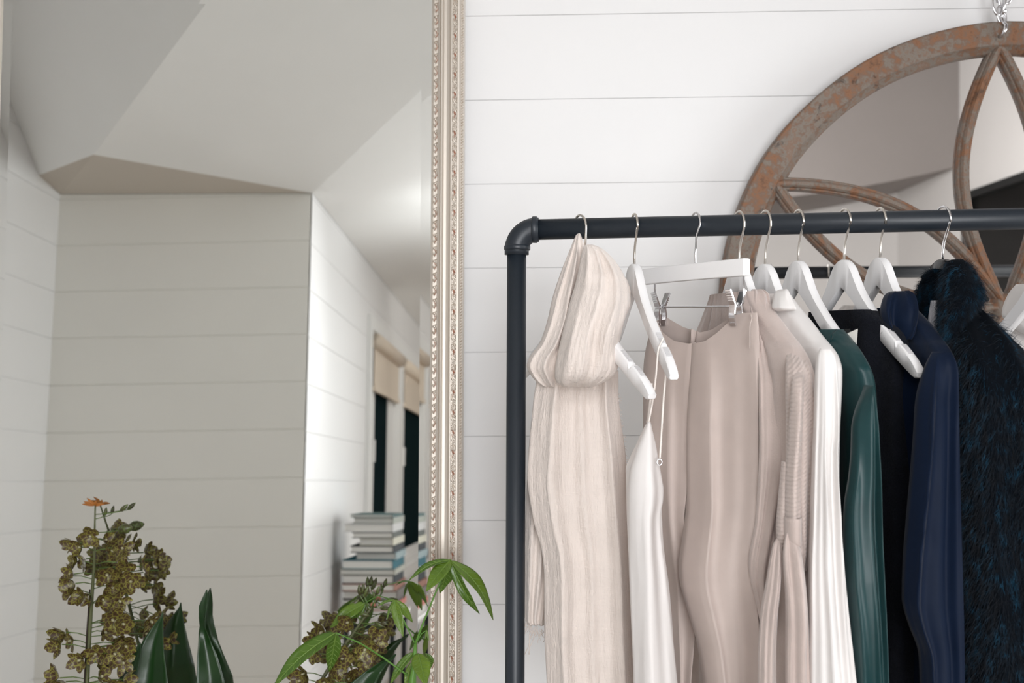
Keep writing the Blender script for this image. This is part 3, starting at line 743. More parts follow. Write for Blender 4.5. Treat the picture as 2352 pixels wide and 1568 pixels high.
def sheet_grid(px, ang, rows, Mn=110, step=7, folds=(), nz=0.0, nsc=12, seed=0, drop=.076, wrap=True):
    """garment hung across the rail. rows: (py, px_near, w_near, w_far, half_thickness, side_shift)."""
    o, wv, sv = frame_at(px, ang); dh = DROD(px)
    y0, y1 = rows[0][0], rows[-1][0]; R_ = max(3, int((y1 - y0)/step)); G = []
    ca = wv.dot(-FW); zt = o.z + RODR + .0045 - drop
    for i in range(R_ + 1):
        v = i/R_; y = y0 + (y1 - y0)*v; r = interp(rows, y)
        if wrap:            # enclose the hanger's arms
            zr_ = P(r[1], y, dh - .15).z; wh = .0
            for (a0_, b0_), (a1_, b1_) in zip(HTOP[:-1], HTOP[1:]):
                if zt + b0_ >= zr_: wh = a0_ + (a1_ - a0_)*min(1, max(0, (zt + b0_ - zr_)/max(1e-6, b0_ - b1_)))
            wh = min(wh + .020, .232); r[2] = max(r[2], wh); r[3] = max(r[3], wh)
        Np = P(r[1], y, dh - r[2]*ca); off = Np - (o + wv*r[2]); sh = off.dot(sv)
        Fp = o - wv*r[3]; Fp = Fp + sv*(sh*.45 + r[5]); Fp.z = Np.z
        r[4] = max(r[4], .024); c = (Np + Fp)/2; e = (Np - Fp)/2; row = []; s2 = Vector((e.y, -e.x, 0)).normalized()
        if s2.dot(sv) < 0: s2 = -s2
        for k in range(Mn):
            th = 2*PI*k/Mn; ct, st = cos(th), sin(th)
            cu = math.copysign(abs(ct)**.75, ct); su = math.copysign(abs(st)**.6, st)
            q = c + e*cu + s2*(r[4]*su) - RT*0
            ed = sqrt(max(0, 1 - abs(ct)**6))
            q = q + s2*(fold(cu, v, y, folds)*ed)
            if nz: q = q + s2*(nz*ed*noise.noise(Vector((q.x*nsc + seed, q.y*nsc, q.z*nsc*.6))))
            row.append(q)
        G.append(row)
    return G
def sheet_part(name, px, ang, rows, m, parent, label=None, cap=False, **kw):
    mb = MB(); mb.grid(sheet_grid(px, ang, rows, **kw), wrap=True, cap=cap); return mb.build(name, m, parent, label=label)
def strands(G, n, ln, wd, dirf, spread, rng, front=None, lift=.5):
    """short tapered hairs rooted on a grid"""
    mb = MB(); R_ = len(G); C_ = len(G[0]); acc = []; tot = 0
    cells = []
    for i in range(R_ - 1):
        for k in range(C_):
            l = (k + 1) % C_; a, b, c = G[i][k], G[i][l], G[i + 1][k]
            nr = (b - a).cross(c - a); ar = nr.length
            if ar < 1e-9: continue
            nr = nr/ar
            cen = sum((q for q in (G[(i)][k], G[i][l])), Vector())/2
            mid = sum((G[i][(j*C_)//8] for j in range(8)), Vector())/8
            if nr.dot(a - mid) < 0: nr = -nr
            if nr.dot((CAM - a).normalized()) < -.45: continue
            tot += ar; cells.append((tot, a, b, c, nr))
    import bisect
    cum = [c[0] for c in cells]
    for _ in range(n):
        t, a, b, c, nr = cells[min(len(cells) - 1, bisect.bisect(cum, rng.random()*tot))]
        p = a + (b - a)*rng.random() + (c - a)*rng.random()
        d = (nr*lift + dirf(p)*1.0 + Vector((rng.gauss(0, spread), rng.gauss(0, spread), rng.gauss(0, spread)))).normalized()
        L = ln*rng.uniform(.5, 1.25); sd = d.cross((CAM - p).normalized())
        if sd.length < 1e-4: continue
        sd = sd.normalized()*wd/2; dr = Vector((0, 0, -1))*L*.25
        p = p - nr*.001
        m1 = p + d*L*.5; m2 = p + d*L + dr
        mb.add([p - sd, p + sd, m1 - sd*.8, m1 + sd*.8, m2], [(0, 1, 3, 2), (2, 3, 4)])
    return mb
rng = random.Random(3)
def base(px, y, d, nm, label, cat): return empty(nm, (0, 0, 0), label, cat)

# scarf ---------------------------------------------------------
sc = base(0, 0, 0, 'scarf', 'cream crinkled gauze scarf looped over the hanger next to the rack post', 'scarf')
rows = [(533, 1326, 1333, 1.740, .003), (548, 1319, 1337, 1.735, .008), (575, 1308, 1346, 1.732, .014), (620, 1290, 1353, 1.730, .022), (680, 1270, 1352, 1.728, .030), (740, 1256, 1345, 1.725, .038), (790, 1238, 1330, 1.722, .043), (820, 1216, 1318, 1.72, .043), (842, 1210, 1312, 1.72, .040), (862, 1220, 1312, 1.72, .034), (880, 1236, 1310, 1.72, .024), (888, 1250, 1300, 1.72, .008)]
tube_part('wrapped_end', rows, M['gauze'], sc, cap=True, folds=[(1.3, .007, .3, .8, 'v', .15), (3.2, .0050, 1.0, 1.6, 'v', .2), (6, .0014, 1, 1.6, 'v', .2)], nz=.014, nsc=22, step=4, Mn=120)
rows = [(562, 1343, 1362, 1.705, .005), (568, 1340, 1378, 1.702, .010), (585, 1335, 1400, 1.696, .018), (615, 1330, 1424, 1.690, .026), (650, 1322, 1441, 1.685, .036), (690, 1310, 1446, 1.68, .046), (730, 1300, 1436, 1.675, .054), (780, 1288, 1424, 1.67, .058), (830, 1277, 1422, 1.67, .058), (860, 1274, 1410, 1.67, .052), (880, 1280, 1382, 1.675, .034), (889, 1296, 1360, 1.68, .008)]
tube_part('wrapped_front', rows, M['gauze'], sc, cap=True, folds=[(1.5, .0080, 2.4, .9, 'v', .15), (3.4, .0060, .2, 2.2, 'v', .15), (6.5, .0016, 0, 1.6, 'v', .2)], nz=.016, nsc=20, seed=5, step=4, Mn=120)
rows = [(640, 1400, 1440, 1.735, .006), (670, 1402, 1449, 1.735, .008), (700, 1404, 1448, 1.735, .009), (730, 1404, 1436, 1.735, .008), (752, 1404, 1424, 1.735, .004)]
tube_part('selvedge', rows, M['gauze'], sc, cap=True, folds=[(5, .002, 0, 2, 's')], step=4, Mn=50)
rows = [(850, 1236, 1421, 1.745, .020), (900, 1228, 1421, 1.742, .026), (950, 1222, 1425, 1.74, .030), (1040, 1214, 1437, 1.735, .033), (1100, 1211, 1441, 1.735, .034), (1200, 1226, 1446, 1.73, .035), (1260, 1243, 1449, 1.73, .035), (1330, 1250, 1452, 1.73, .035), (1450, 1250, 1458, 1.73, .035), (1568, 1256, 1464, 1.73, .036), (1700, 1260, 1470, 1.73, .036)]
FH = [(1.7, .013, 2.9, .25, 'v'), (3.3, .0045, .6, .5, 's'), (7.0, .0016, 0, 1.0, 's')]
GF = tube_grid(rows, folds=FH, nz=.004, nsc=30, step=5, Mn=170)
mb = MB(); mb.grid(GF, wrap=True, cap=True); mb.build('hanging_end', M['gauze'], sc)
rows = [(880, 1232, 1300, 1.775, .010), (950, 1222, 1300, 1.775, .013), (1050, 1213, 1300, 1.775, .015), (1160, 1208, 1290, 1.775, .016), (1220, 1206, 1280, 1.775, .015), (1300, 1205, 1275, 1.775, .014), (1380, 1205, 1262, 1.775, .010), (1424, 1206, 1254, 1.775, .005), (1436, 1212, 1252, 1.775, .003)]
tube_part('under_end', rows, M['gauze'], sc, cap=True, folds=[(3.2, .004, .4, 1.6, 's')], nz=.004, nsc=30, step=5)
fr_ = MB()
for k in range(70):       # frayed edge along the right selvedge
    yy = rng.uniform(900, 1568); v = (yy - 850)/(1700 - 850); row = GF[int(v*(len(GF) - 1))]
    p = max(row, key=lambda q: (q - CAM).dot(RT)/(q - CAM).dot(FW)); p = p - FW*.004
    d = Vector((rng.uniform(.3, 1), rng.uniform(-.4, .4), rng.uniform(-.9, .4))).normalized()*rng.uniform(.002, .0045)
    fr_.tube([p - d*.3, p + d*.5 + Vector((0, 0, .0006)), p + d], .00035, 4)
for k in range(26):
    u = rng.random(); p = P(1208 + 42*u, 1428 + 22*u + rng.uniform(-4, 4), 1.772 - rng.uniform(0, .006)); L = rng.uniform(.010, .024); pts = [p]
    dx = rng.uniform(-.25, .25)
    for j in range(1, 8): pts.append(p + Vector((dx*L*j/7 + .0018*sin(j*1.3 + k), rng.uniform(-.001, .001), -L*j/7)))
    fr_.tube(pts, .00042, 4)
for k in range(3):
    p = P(1228 - 4*k, 1448, 1.770); fr_.tube([p + Vector((-.0014*j + .0016*sin(j*1.1 + k*2), 0, -.0062*j)) for j in range(7)], .0007, 5)
fr_.build('fringe', M['gauze'], sc, kind='stuff')

# camisole ------------------------------------------------------
cm = base(0, 0, 0, 'camisole', 'white satin camisole hanging low by two thin straps', 'top')
D1 = 1.60
rows = [(968, 1486, 1494, D1, .004), (985, 1480, 1498, D1, .008), (1010, 1470, 1504, D1, .014), (1045, 1458, 1511, D1, .022), (1080, 1448, 1517, D1, .028), (1120, 1444, 1524, D1, .032), (1150, 1443, 1523, D1, .034), (1190, 1443, 1517, D1, .035), (1250, 1444, 1521, D1, .036), (1320, 1446, 1530, D1, .036), (1420, 1450, 1541, D1, .036), (1568, 1456, 1556, D1, .038), (1740, 1456, 1570, D1, .04)]
tube_part('front_panel', rows, M['satin_white'], cm, cap=True, flat=.6, pw=.8, folds=[(1.0, .010, 1.2, 1.0, 's', .35), (1.7, .004, 1.0, 3.0, 's', .5)], nz=.014, nsc=8, step=5, seed=3)
rows = [(975, 1482, 1490, 1.665, .003), (1010, 1466, 1490, 1.665, .006), (1050, 1447, 1490, 1.665, .009), (1075, 1437, 1490, 1.665, .010), (1110, 1438, 1490, 1.665, .010), (1200, 1440, 1490, 1.665, .010), (1568, 1458, 1520, 1.665, .012), (1740, 1460, 1520, 1.665, .012)]
tube_part('back_panel', rows, M['satin_white'], cm, cap=True, folds=[(2, .003, 0, 1.0, 's')], step=6, Mn=50)
rows = [(1150, 1500, 1519, 1.63, .010), (1250, 1500, 1524, 1.63, .014), (1350, 1505, 1537, 1.63, .018), (1450, 1510, 1545, 1.63, .02), (1568, 1515, 1550, 1.63, .02), (1740, 1515, 1550, 1.63, .02)]
tube_part('side_panel', rows, M['satin_white'], cm, cap=True, step=6, Mn=50)
def strap(name, pts, parent, wdt=.0026, m=None):
    mb = MB(); n = len(pts); vs = []
    for i, p in enumerate(pts):
        for dx, dy in ((-wdt, 0), (0, -.0010), (wdt, 0), (0, .0010)): vs.append(p + RT*dx + FW*dy)
    fs = []
    for i in range(n - 1):
        for k in range(4): l = (k + 1) % 4; fs.append((i*4 + k, i*4 + l, (i+1)*4 + l, (i+1)*4 + k))
    mb.add(vs, fs); return mb.build(name, m or M['strap'], parent)
def pxline(pp, n=14):
    out = []
    for i in range(n + 1):
        t = i/n*(len(pp) - 1); j = min(int(t), len(pp) - 2); f = t - j
        q = [pp[j][a] + (pp[j + 1][a] - pp[j][a])*f for a in range(3)]; out.append(P(*q))
    return out
strap('shoulder_strap', pxline([(1496, 880, 1.66), (1494, 915, 1.66), (1489, 970, 1.605)]), cm, .0030)
strap('shoulder_strap', pxline([(1524, 776, 1.575), (1512, 800, 1.578), (1507, 860, 1.585), (1502, 905, 1.595), (1490, 972, 1.60)]), cm, .0016)
strap('shoulder_strap', pxline([(1535, 800, 1.582), (1530, 850, 1.583), (1524, 920, 1.586), (1516, 1052, 1.588)]), cm, .0018)
mb = MB(); c = P(1515, 1061, 1.575); mb.tube([c + RT*.0034*cos(2*PI*k/16) + UP*.0042*sin(2*PI*k/16) for k in range(16)], .0009, 6, closed=True); mb.build('strap_ring', M['chrome'], cm, label='small metal strap ring')

# trousers ------------------------------------------------------
tr = base(0, 0, 0, 'trousers', 'beige tailored trousers clipped by the waist to a bar hanger', 'trousers')
RIMF = [(1470, 735), (1512, 722), (1522, 745), (1535, 764), (1560, 783), (1590, 789), (1615, 783), (1640, 765), (1665, 742), (1685, 724), (1700, 719), (1760, 718)]
RIMB = [(1470, 722), (1515, 719), (1540, 729), (1580, 750), (1615, 763), (1640, 757), (1680, 730), (1700, 720), (1760, 718)]
def trouser_leg(rows, folds, seed, y1=1760, Mn=130, R_=150):
    """rows: (py, px_left, px_right, depth_left, depth_right, half_thickness); the open waist dips between the clips"""
    G = []
    for i in range(R_ + 1):
        v = i/R_; row = []
        for k in range(Mn):
            th = 2*PI*k/Mn; ct, st = cos(th), sin(th); u = (math.copysign(abs(ct)**.7, ct) + 1)/2
            r0 = rows[0]; px0 = r0[1] + (r0[2] - r0[1])*u
            yt = lerp_tab(RIMF if st >= 0 else RIMB, px0)
            y = yt + (y1 - yt)*v; r = interp(rows, y)
            px = r[1] + (r[2] - r[1])*u; d = r[3] + (r[4] - r[3])*u
            e = min(1, abs(st)*1.15)**.55; vv = max(0, (y - 780)/900)
            q = P(px, y, d) - FW*(r[5]*math.copysign(e, st))
            q = q - FW*e*(fold(2*u - 1, vv, y, folds)*min(1, vv*5))
            q = q - FW*(e*min(1, v*5)*.009*noise.noise(Vector((q.x*11 + seed, q.y*9, q.z*5))))
            row.append(q)
        G.append(row)
    mb = MB(); mb.grid(G, wrap=True); return mb.build('leg', M['trouser'], tr)
trouser_leg([(718, 1590, 1738, 1.712, 1.60, .014), (760, 1588, 1741, 1.71, 1.60, .022), (850, 1584, 1746, 1.706, 1.602, .030), (960, 1579, 1747, 1.70, 1.602, .033), (1060, 1578, 1746, 1.69, 1.60, .034), (1150, 1579, 1744, 1.68, 1.60, .034), (1180, 1578, 1741, 1.675, 1.60, .034), (1240, 1570, 1737, 1.665, 1.60, .034), (1300, 1562, 1736, 1.66, 1.60, .034), (1340, 1564, 1738, 1.655, 1.60, .034), (1400, 1580, 1742, 1.65, 1.60, .034), (1480, 1603, 1744, 1.645, 1.60, .034), (1568, 1618, 1744, 1.64, 1.60, .034), (1760, 1640, 1744, 1.64, 1.6, .034)],
            [(1.6, .008, 2.7, -.7, 'v'), (3.1, .0022, .4, 1.0, 's')], 0)
trouser_leg([(718, 1512, 1608, 1.80, 1.71, .014), (760, 1494, 1602, 1.80, 1.71, .020), (830, 1480, 1592, 1.80, 1.712, .026), (900, 1478, 1587, 1.80, 1.715, .028), (1000, 1478, 1582, 1.79, 1.715, .030), (1100, 1480, 1577, 1.78, 1.71, .030), (1160, 1490, 1571, 1.775, 1.71, .030), (1190, 1496, 1568, 1.77, 1.71, .030), (1260, 1502, 1580, 1.77, 1.71, .03), (1340, 1510, 1597, 1.77, 1.71, .03), (1420, 1520, 1596, 1.765, 1.71, .03), (1568, 1538, 1582, 1.76, 1.71, .03), (1760, 1545, 1575, 1.76, 1.71, .03)],
            [(1.9, .007, .3, .6, 'v')], 9)
strap('waist_loop', pxline([(1724, 722, 1.592), (1727, 732, 1.586), (1722, 745, 1.582), (1722, 800, 1.580)], 10), tr, .0012, M['trouser'])
mb = MB(); q0 = P(1597, 772, 1.735); mb.add([q0 + RT*a + UP*b for a, b in ((-.005, -.004), (.005, -.004), (.005, .002), (-.005, .002))], [(0, 1, 2, 3)], True)
mb.build('maker_tag', M['label_black'], tr, smooth=False, thick=.0006, label='small black tag inside the waistband')

# cardigan ------------------------------------------------------
cg = base(0, 0, 0, 'cardigan', 'beige fleecy knit cardigan with rolled cuff and knotted hem', 'cardigan')
rows = [(668, 1742, .045, .05, .016, 0), (690, 1752, .060, .07, .018, 0), (720, 1770, .085, .09, .019, 0), (760, 1800, .115, .115, .020, 0), (800, 1832, .150, .15, .021, 0), (840, 1852, .175, .18, .022, 0), (880, 1860, .19, .20, .023, 0), (950, 1862, .195, .22, .024, 0), (1100, 1862, .195, .22, .024, 0), (1300, 1858, .19, .22, .024, 0), (1568, 1858, .19, .21, .024, 0), (1760, 1858, .19, .2, .024, 0)]
sheet_part('body', 1697, 14, rows, M['fleece'], cg, folds=[(5.2, .0050, .5, .4, 's', .2), (9, .0016, 0, .5, 's')], nz=.003)
rows = [(664, 1727, 1752, 1.655, .010), (674, 1724, 1765, 1.65, .014), (700, 1721, 1770, 1.642, .018), (730, 1724, 1774, 1.63, .020), (780, 1732, 1790, 1.61, .022), (850, 1741, 1812, 1.585, .024), (900, 1743, 1816, 1.575, .026), (1000, 1744, 1816, 1.565, .028), (1100, 1742, 1808, 1.56, .029), (1200, 1736, 1790, 1.56, .029), (1250, 1727, 1779, 1.56, .028), (1290, 1721, 1770, 1.56, .027), (1330, 1724, 1762, 1.56, .024), (1390, 1738, 1762, 1.56, .018), (1440, 1748, 1766, 1.56, .010)]
tube_part('front_panel', rows, M['fleece'], cg, cap=True, flat=.65, pw=.75, folds=[(1.5, .006, .6, .8, 's', .2), (3.3, .003, 0, 1.5, 's')], nz=.010, nsc=16, step=5)
rows = [(768, 1798, 1808, 1.590, .004), (784, 1803, 1822, 1.565, .008), (802, 1806, 1837, 1.545, .012), (825, 1807, 1850, 1.520, .017), (850, 1806, 1860, 1.502, .022), (900, 1806, 1868, 1.490, .026), (960, 1808, 1871, 1.486, .028), (1040, 1808, 1871, 1.484, .028), (1120, 1806, 1869, 1.484, .027), (1200, 1815, 1866, 1.484, .025), (1260, 1826, 1862, 1.484, .02), (1310, 1840, 1850, 1.484, .008)]
tube_part('ribbed_side', rows, M['ribv'], cg, cap=True, flat=.65, pw=.8, folds=[(1.4, .006, 2.3, 1.2, 's', .5), (3, .003, 0, 1, 's', .5)], nz=.001, step=4)
rows = [(835, 1822, 1846, 1.515, .008), (870, 1820, 1846, 1.480, .012), (900, 1818, 1846, 1.468, .013), (1000, 1812, 1842, 1.466, .016), (1100, 1805, 1838, 1.466, .018), (1180, 1804, 1837, 1.464, .019), (1196, 1804, 1837, 1.464, .019)]
tube_part('sleeve', rows, M['rib'], cg, cap=True, folds=[(1.2, .003, 1.0, 2, 's', .4)], nz=.0, step=4, Mn=60)
rows = [(1186, 1803, 1838, 1.462, .021), (1192, 1802, 1839, 1.462, .0225), (1230, 1803, 1839, 1.462, .0225), (1244, 1806, 1839, 1.462, .0215), (1250, 1812, 1838, 1.462, .018)]
tube_part('cuff', rows, M['fleece'], cg, cap=False, step=3, Mn=60)
rows = [(1060, 1796, 1808, 1.481, .010), (1200, 1784, 1806, 1.481, .014), (1235, 1785, 1804, 1.481, .013), (1262, 1792, 1800, 1.481, .006)]
tube_part('cuff', rows, M['rib'], cg, cap=True, step=4, Mn=40)
rows = [(1218, 1808, 1822, 1.455, .005), (1235, 1804, 1824, 1.452, .008), (1252, 1801, 1836, 1.450, .013), (1275, 1800, 1842, 1.448, .017), (1310, 1801, 1847, 1.448, .020), (1360, 1804, 1852, 1.450, .022), (1450, 1806, 1858, 1.450, .023), (1568, 1806, 1862, 1.450, .023), (1760, 1806, 1862, 1.450, .023)]
tube_part('hem_tie', rows, M['fleece'], cg, cap=True, flat=.7, pw=.75, folds=[(1.3, .006, .2, 1.0, 's', .1), (3.1, .002, .2, 1.5, 's', .1)], nz=.012, nsc=16, step=4, Mn=70)
rows = [(1236, 1786, 1794, 1.480, .004), (1248, 1779, 1797, 1.475, .009), (1280, 1772, 1797, 1.472, .014), (1340, 1762, 1793, 1.472, .018), (1400, 1751, 1787, 1.472, .020), (1480, 1745, 1783, 1.472, .020), (1568, 1742, 1782, 1.472, .021), (1760, 1740, 1782, 1.472, .021)]
tube_part('hem_tie', rows, M['fleece'], cg, cap=True, flat=.7, pw=.75, folds=[(1.3, .006, 1.2, 1.0, 's', .1), (3.1, .002, .9, 1.5, 's', .1)], nz=.012, nsc=16, step=4, Mn=70)
rows = [(1400, 1596, 1612, 1.88, .01), (1500, 1592, 1622, 1.88, .02), (1568, 1586, 1630, 1.88, .02), (1760, 1586, 1640, 1.88, .02)]
tube_part('far_hem', rows, M['fleece'], cg, cap=True, step=6, Mn=40)

# white blouse --------------------------------------------------
wb = base(0, 0, 0, 'blouse', 'white silk blouse between the beige cardigan and the teal dress', 'blouse')
rows = [(674, 1797, .040, .05, .012, 0), (688, 1808, .052, .06, .012, 0), (705, 1822, .075, .08, .014, 0), (735, 1848, .100, .10, .015, 0), (770, 1876, .130, .13, .016, 0), (800, 1902, .160, .16, .017, 0), (818, 1914, .180, .18, .018, 0), (850, 1923, .19, .2, .018, 0), (880, 1923, .19, .2, .018, 0), (1000, 1918, .19, .22, .02, 0), (1200, 1916, .19, .22, .02, 0), (1568, 1925, .19, .22, .02, 0), (1760, 1930, .19, .22, .02, 0)]
sheet_part('body', 1757, 14, rows, M['silk'], wb, folds=[(4, .004, 0, .3, 's', .2)], nz=.002)
rows = [(664, 1794, 1804, 1.618, .006), (669, 1784, 1808, 1.614, .010), (690, 1779, 1817, 1.606, .012), (706, 1777, 1825, 1.600, .013), (712, 1784, 1825, 1.600, .011), (714, 1790, 1822, 1.602, .007)]
tube_part('collar', rows, M['silk'], wb, cap=True, step=2, Mn=70, pw=.8, skew=.008, folds=[(1.2, .002, 1, 2, 's')])
rows = [(800, 1884, 1906, 1.465, .008), (815, 1878, 1916, 1.462, .014), (835, 1875, 1921, 1.460, .020), (880, 1873, 1923, 1.455, .026), (950, 1872, 1926, 1.452, .029), (1000, 1871, 1925, 1.450, .030), (1030, 1870, 1922, 1.450, .030), (1100, 1868, 1923, 1.448, .031), (1200, 1865, 1929, 1.446, .032), (1300, 1862, 1937, 1.444, .034), (1420, 1861, 1948, 1.442, .036), (1568, 1860, 1962, 1.440, .038), (1760, 1860, 1975, 1.440, .04)]
tube_part('sleeve', rows, M['silk'], wb, cap=True, flat=.6, pw=.75, folds=[(1.9, .010, 1.9, -1.2, 'v', .35), (3.7, .0030, .4, 2.6, 's', .3)], nz=.006, step=5)

# teal dress ----------------------------------------------------
td = base(0, 0, 0, 'dress', 'teal green satin dress beside the white blouse', 'dress')
rows = [(756, 1922, .140, .14, .010, 0), (768, 1934, .150, .15, .014, 0), (790, 1953, .163, .16, .017, 0), (820, 1974, .180, .18, .019, 0), (850, 1990, .195, .19, .021, 0), (880, 1999, .203, .20, .022, 0), (930, 2004, .205, .21, .023, 0), (1000, 2008, .205, .22, .024, 0), (1150, 2010, .205, .22, .025, 0), (1568, 2014, .205, .22, .026, 0), (1760, 2014, .205, .22, .026, 0)]
sheet_part('bodice', 1833, 11.5, rows, M['teal'], td, folds=[(4.4, .0050, 1.0, .6, 's', .2), (8, .0015, 0, 1.2, 's', .2)], nz=.003)
rows = [(884, 1990, 2000, 1.458, .004), (905, 1983, 2003, 1.456, .010), (940, 1970, 2007, 1.452, .016), (980, 1962, 2011, 1.448, .021), (1040, 1961, 2014, 1.446, .024), (1100, 1956, 2017, 1.444, .027), (1160, 1947, 2018, 1.442, .029), (1230, 1944, 2019, 1.440, .030), (1330, 1944, 2022, 1.438, .031), (1420, 1952, 2025, 1.438, .031), (1480, 1956, 2027, 1.438, .031), (1568, 1961, 2030, 1.438, .031), (1760, 1970, 2040, 1.438, .031)]
tube_part('sleeve', rows, M['teal'], td, cap=True, flat=.5, pw=.7, skew=.010, folds=[(1.1, .010, 2.9, 1.6, 's', .3), (2.3, .0040, .4, -1.6, 's', .3)], nz=.018, nsc=8, step=5)
strap('neck_edge', pxline([(1922, 756, 1.53), (1910, 768, 1.55), (1905, 800, 1.565), (1907, 850, 1.575)], 16), td, .0018, M['teal'])
# size tags seen inside the neckline
mb = MB(); mb.add([P(1924, 757, 1.585), P(1953, 755, 1.57), P(1952, 765, 1.57), P(1926, 767, 1.585)], [(0, 1, 2, 3)], True); mb.build('brand_tag', M['label_black'], td, smooth=False, thick=.0005, label='black woven tag in the neckline')
mb = MB(); mb.add([P(1936, 770, 1.575), P(1970, 755, 1.555), P(1967, 793, 1.555), P(1956, 792, 1.56)], [(0, 1, 2, 3)], True); mb.build('care_tag', M['label_white'], td, smooth=False, thick=.0005, label='white care tag in the neckline')

# black top -----------------------------------------------------
bt = base(0, 0, 0, 'sleeveless_top', 'black boucle sleeveless top hanging between teal dress and navy blouse', 'top')
rows = [(710, 2000, .090, .09, .012, 0), (722, 2020, .104, .10, .015, 0), (742, 2046, .124, .12, .018, 0), (765, 2066, .140, .14, .020, 0), (790, 2073, .148, .15, .022, 0), (830, 2072, .150, .16, .024, 0), (900, 2070, .150, .17, .026, 0), (1000, 2074, .155, .19, .027, 0), (1150, 2081, .16, .2, .028, 0), (1300, 2086, .16, .2, .028, 0), (1568, 2090, .16, .2, .028, 0), (1760, 2090, .16, .2, .028, 0)]
G = sheet_grid(1939, 12.5, rows, wrap=False, folds=[(4, .005, .3, .5, 's', .2)], nz=.006, nsc=18)
mb = MB(); mb.grid(G, wrap=True); mb.build('body', M['boucle'], bt)
st = strands(G, 9000, .0055, .0007, lambda p: Vector((0, 0, -.25)), .9, rng, lift=.9); st.build('pile', M['boucle'], bt, kind='stuff')

# navy blouse ---------------------------------------------------
nb = base(0, 0, 0, 'blouse', 'navy satin blouse with a stand collar left of the fur coat', 'blouse')
rows = [(705, 2082, .060, .06, .014, 0), (720, 2100, .080, .08, .016, 0), (745, 2126, .105, .10, .018, 0), (775, 2152, .132, .13, .019, 0), (805, 2174, .160, .16, .020, 0), (835, 2188, .180, .18, .021, 0), (860, 2191, .18, .18, .021, 0), (880, 2191, .185, .19, .022, 0), (1000, 2190, .185, .20, .023, 0), (1200, 2194, .185, .20, .023, 0), (1568, 2200, .185, .20, .024, 0), (1760, 2200, .185, .2, .024, 0)]
sheet_part('body', 2021, 8, rows, M['navy'], nb, folds=[(4.6, .0050, 0, .6, 's', .2), (8.5, .0016, 0, 1.2, 's')], nz=.003)
rows = [(668, 2052, 2078, 1.60, .010), (674, 2042, 2088, 1.595, .018), (690, 2034, 2096, 1.59, .024), (715, 2030, 2100, 1.585, .027), (740, 2036, 2098, 1.58, .026), (768, 2056, 2094, 1.575, .020), (780, 2066, 2088, 1.572, .012)]
tube_part('collar', rows, M['navy'], nb, cap=True, flat=.6, pw=.85, skew=.012, folds=[(1.3, .008, 2.6, 1.8, 'v'), (2.5, .003, 0, 2.0, 's')], nz=.008, nsc=18, step=3, Mn=90)
rows = [(808, 2150, 2176, 1.465, .008), (825, 2141, 2186, 1.462, .014), (850, 2131, 2193, 1.46, .020), (912, 2115, 2195, 1.455, .026), (1000, 2108, 2196, 1.45, .028), (1100, 2101, 2198, 1.448, .030), (1200, 2093, 2201, 1.446, .031), (1300, 2086, 2204, 1.445, .031), (1385, 2084, 2206, 1.444, .031), (1440, 2098, 2207, 1.444, .031), (1503, 2121, 2207, 1.444, .030), (1568, 2124, 2207, 1.444, .030), (1760, 2126, 2210, 1.444, .03)]
tube_part('sleeve', rows, M['navy'], nb, cap=True, flat=.55, pw=.7, skew=.012, folds=[(1.05, .014, 1.6, .2, 'v', .12), (3.1, .0022, .4, 2.4, 's', .3)], nz=.016, nsc=7, step=5)

# fur coat ------------------------------------------------------
fc = base(0, 0, 0, 'coat', 'dark blue fluffy fur coat on a black hanger', 'coat')
DR = lambda p: Vector((.05, 0, -.9))
def furry(name, rows, n, ln, folds=(), nz=.012, dirf=DR, **kw):
    G = tube_grid(rows, folds=folds, nz=nz, nsc=22, **kw)
    mb = MB(); mb.grid(G, wrap=True, cap=True); o = mb.build(name, M['furbase'], fc)
    strands(G, n, ln, .00042, dirf, .36, rng, lift=.42).build('fur', M['fur'], o, kind='stuff')
    return o
rows = [(706, 2208, 2240, 1.585, .02), (720, 2196, 2256, 1.575, .04), (745, 2186, 2276, 1.56, .06), (775, 2178, 2302, 1.54, .075), (810, 2176, 2330, 1.52, .085), (850, 2180, 2352, 1.51, .092), (900, 2186, 2372, 1.50, .098), (980, 2194, 2388, 1.50, .10), (1100, 2202, 2396, 1.50, .10), (1250, 2206, 2402, 1.50, .10), (1568, 2216, 2420, 1.50, .10), (1760, 2216, 2430, 1.5, .1)]
furry('body', rows, 42000, .019, folds=[(2.3, .008, .6, .5, 's')], step=8, Mn=100)
rows = [(596, 2186, 2212, 1.60, .010), (606, 2178, 2222, 1.595, .018), (630, 2172, 2233, 1.585, .026), (660, 2168, 2246, 1.575, .032), (682, 2168, 2246, 1.565, .033), (705, 2168, 2228, 1.555, .032), (740, 2166, 2208, 1.545, .028), (790, 2168, 2194, 1.535, .022), (850, 2180, 2196, 1.53, .014), (880, 2186, 2194, 1.53, .006)]
furry('collar', rows, 13000, .015, step=5, Mn=80)
rows = [(618, 2140, 2158, 1.69, .010), (636, 2128, 2162, 1.69, .014), (665, 2116, 2162, 1.69, .018), (700, 2108, 2158, 1.69, .020), (740, 2104, 2146, 1.685, .019), (775, 2108, 2136, 1.68, .014), (800, 2116, 2128, 1.68, .006)]
furry('collar', rows, 8000, .013, step=5, Mn=70, dirf=lambda p: Vector((-.45, 0, -.35)))
rows = [(690, 2138, 2172, 1.66, .008), (740, 2132, 2172, 1.66, .010), (790, 2136, 2176, 1.66, .010), (850, 2160, 2186, 1.66, .008), (900, 2180, 2190, 1.66, .004)]
tube_part('lining', rows, M['lining'], fc, cap=True, label='pale grey lining', step=5, Mn=50, folds=[(6, .002, 0, 0, 's')])

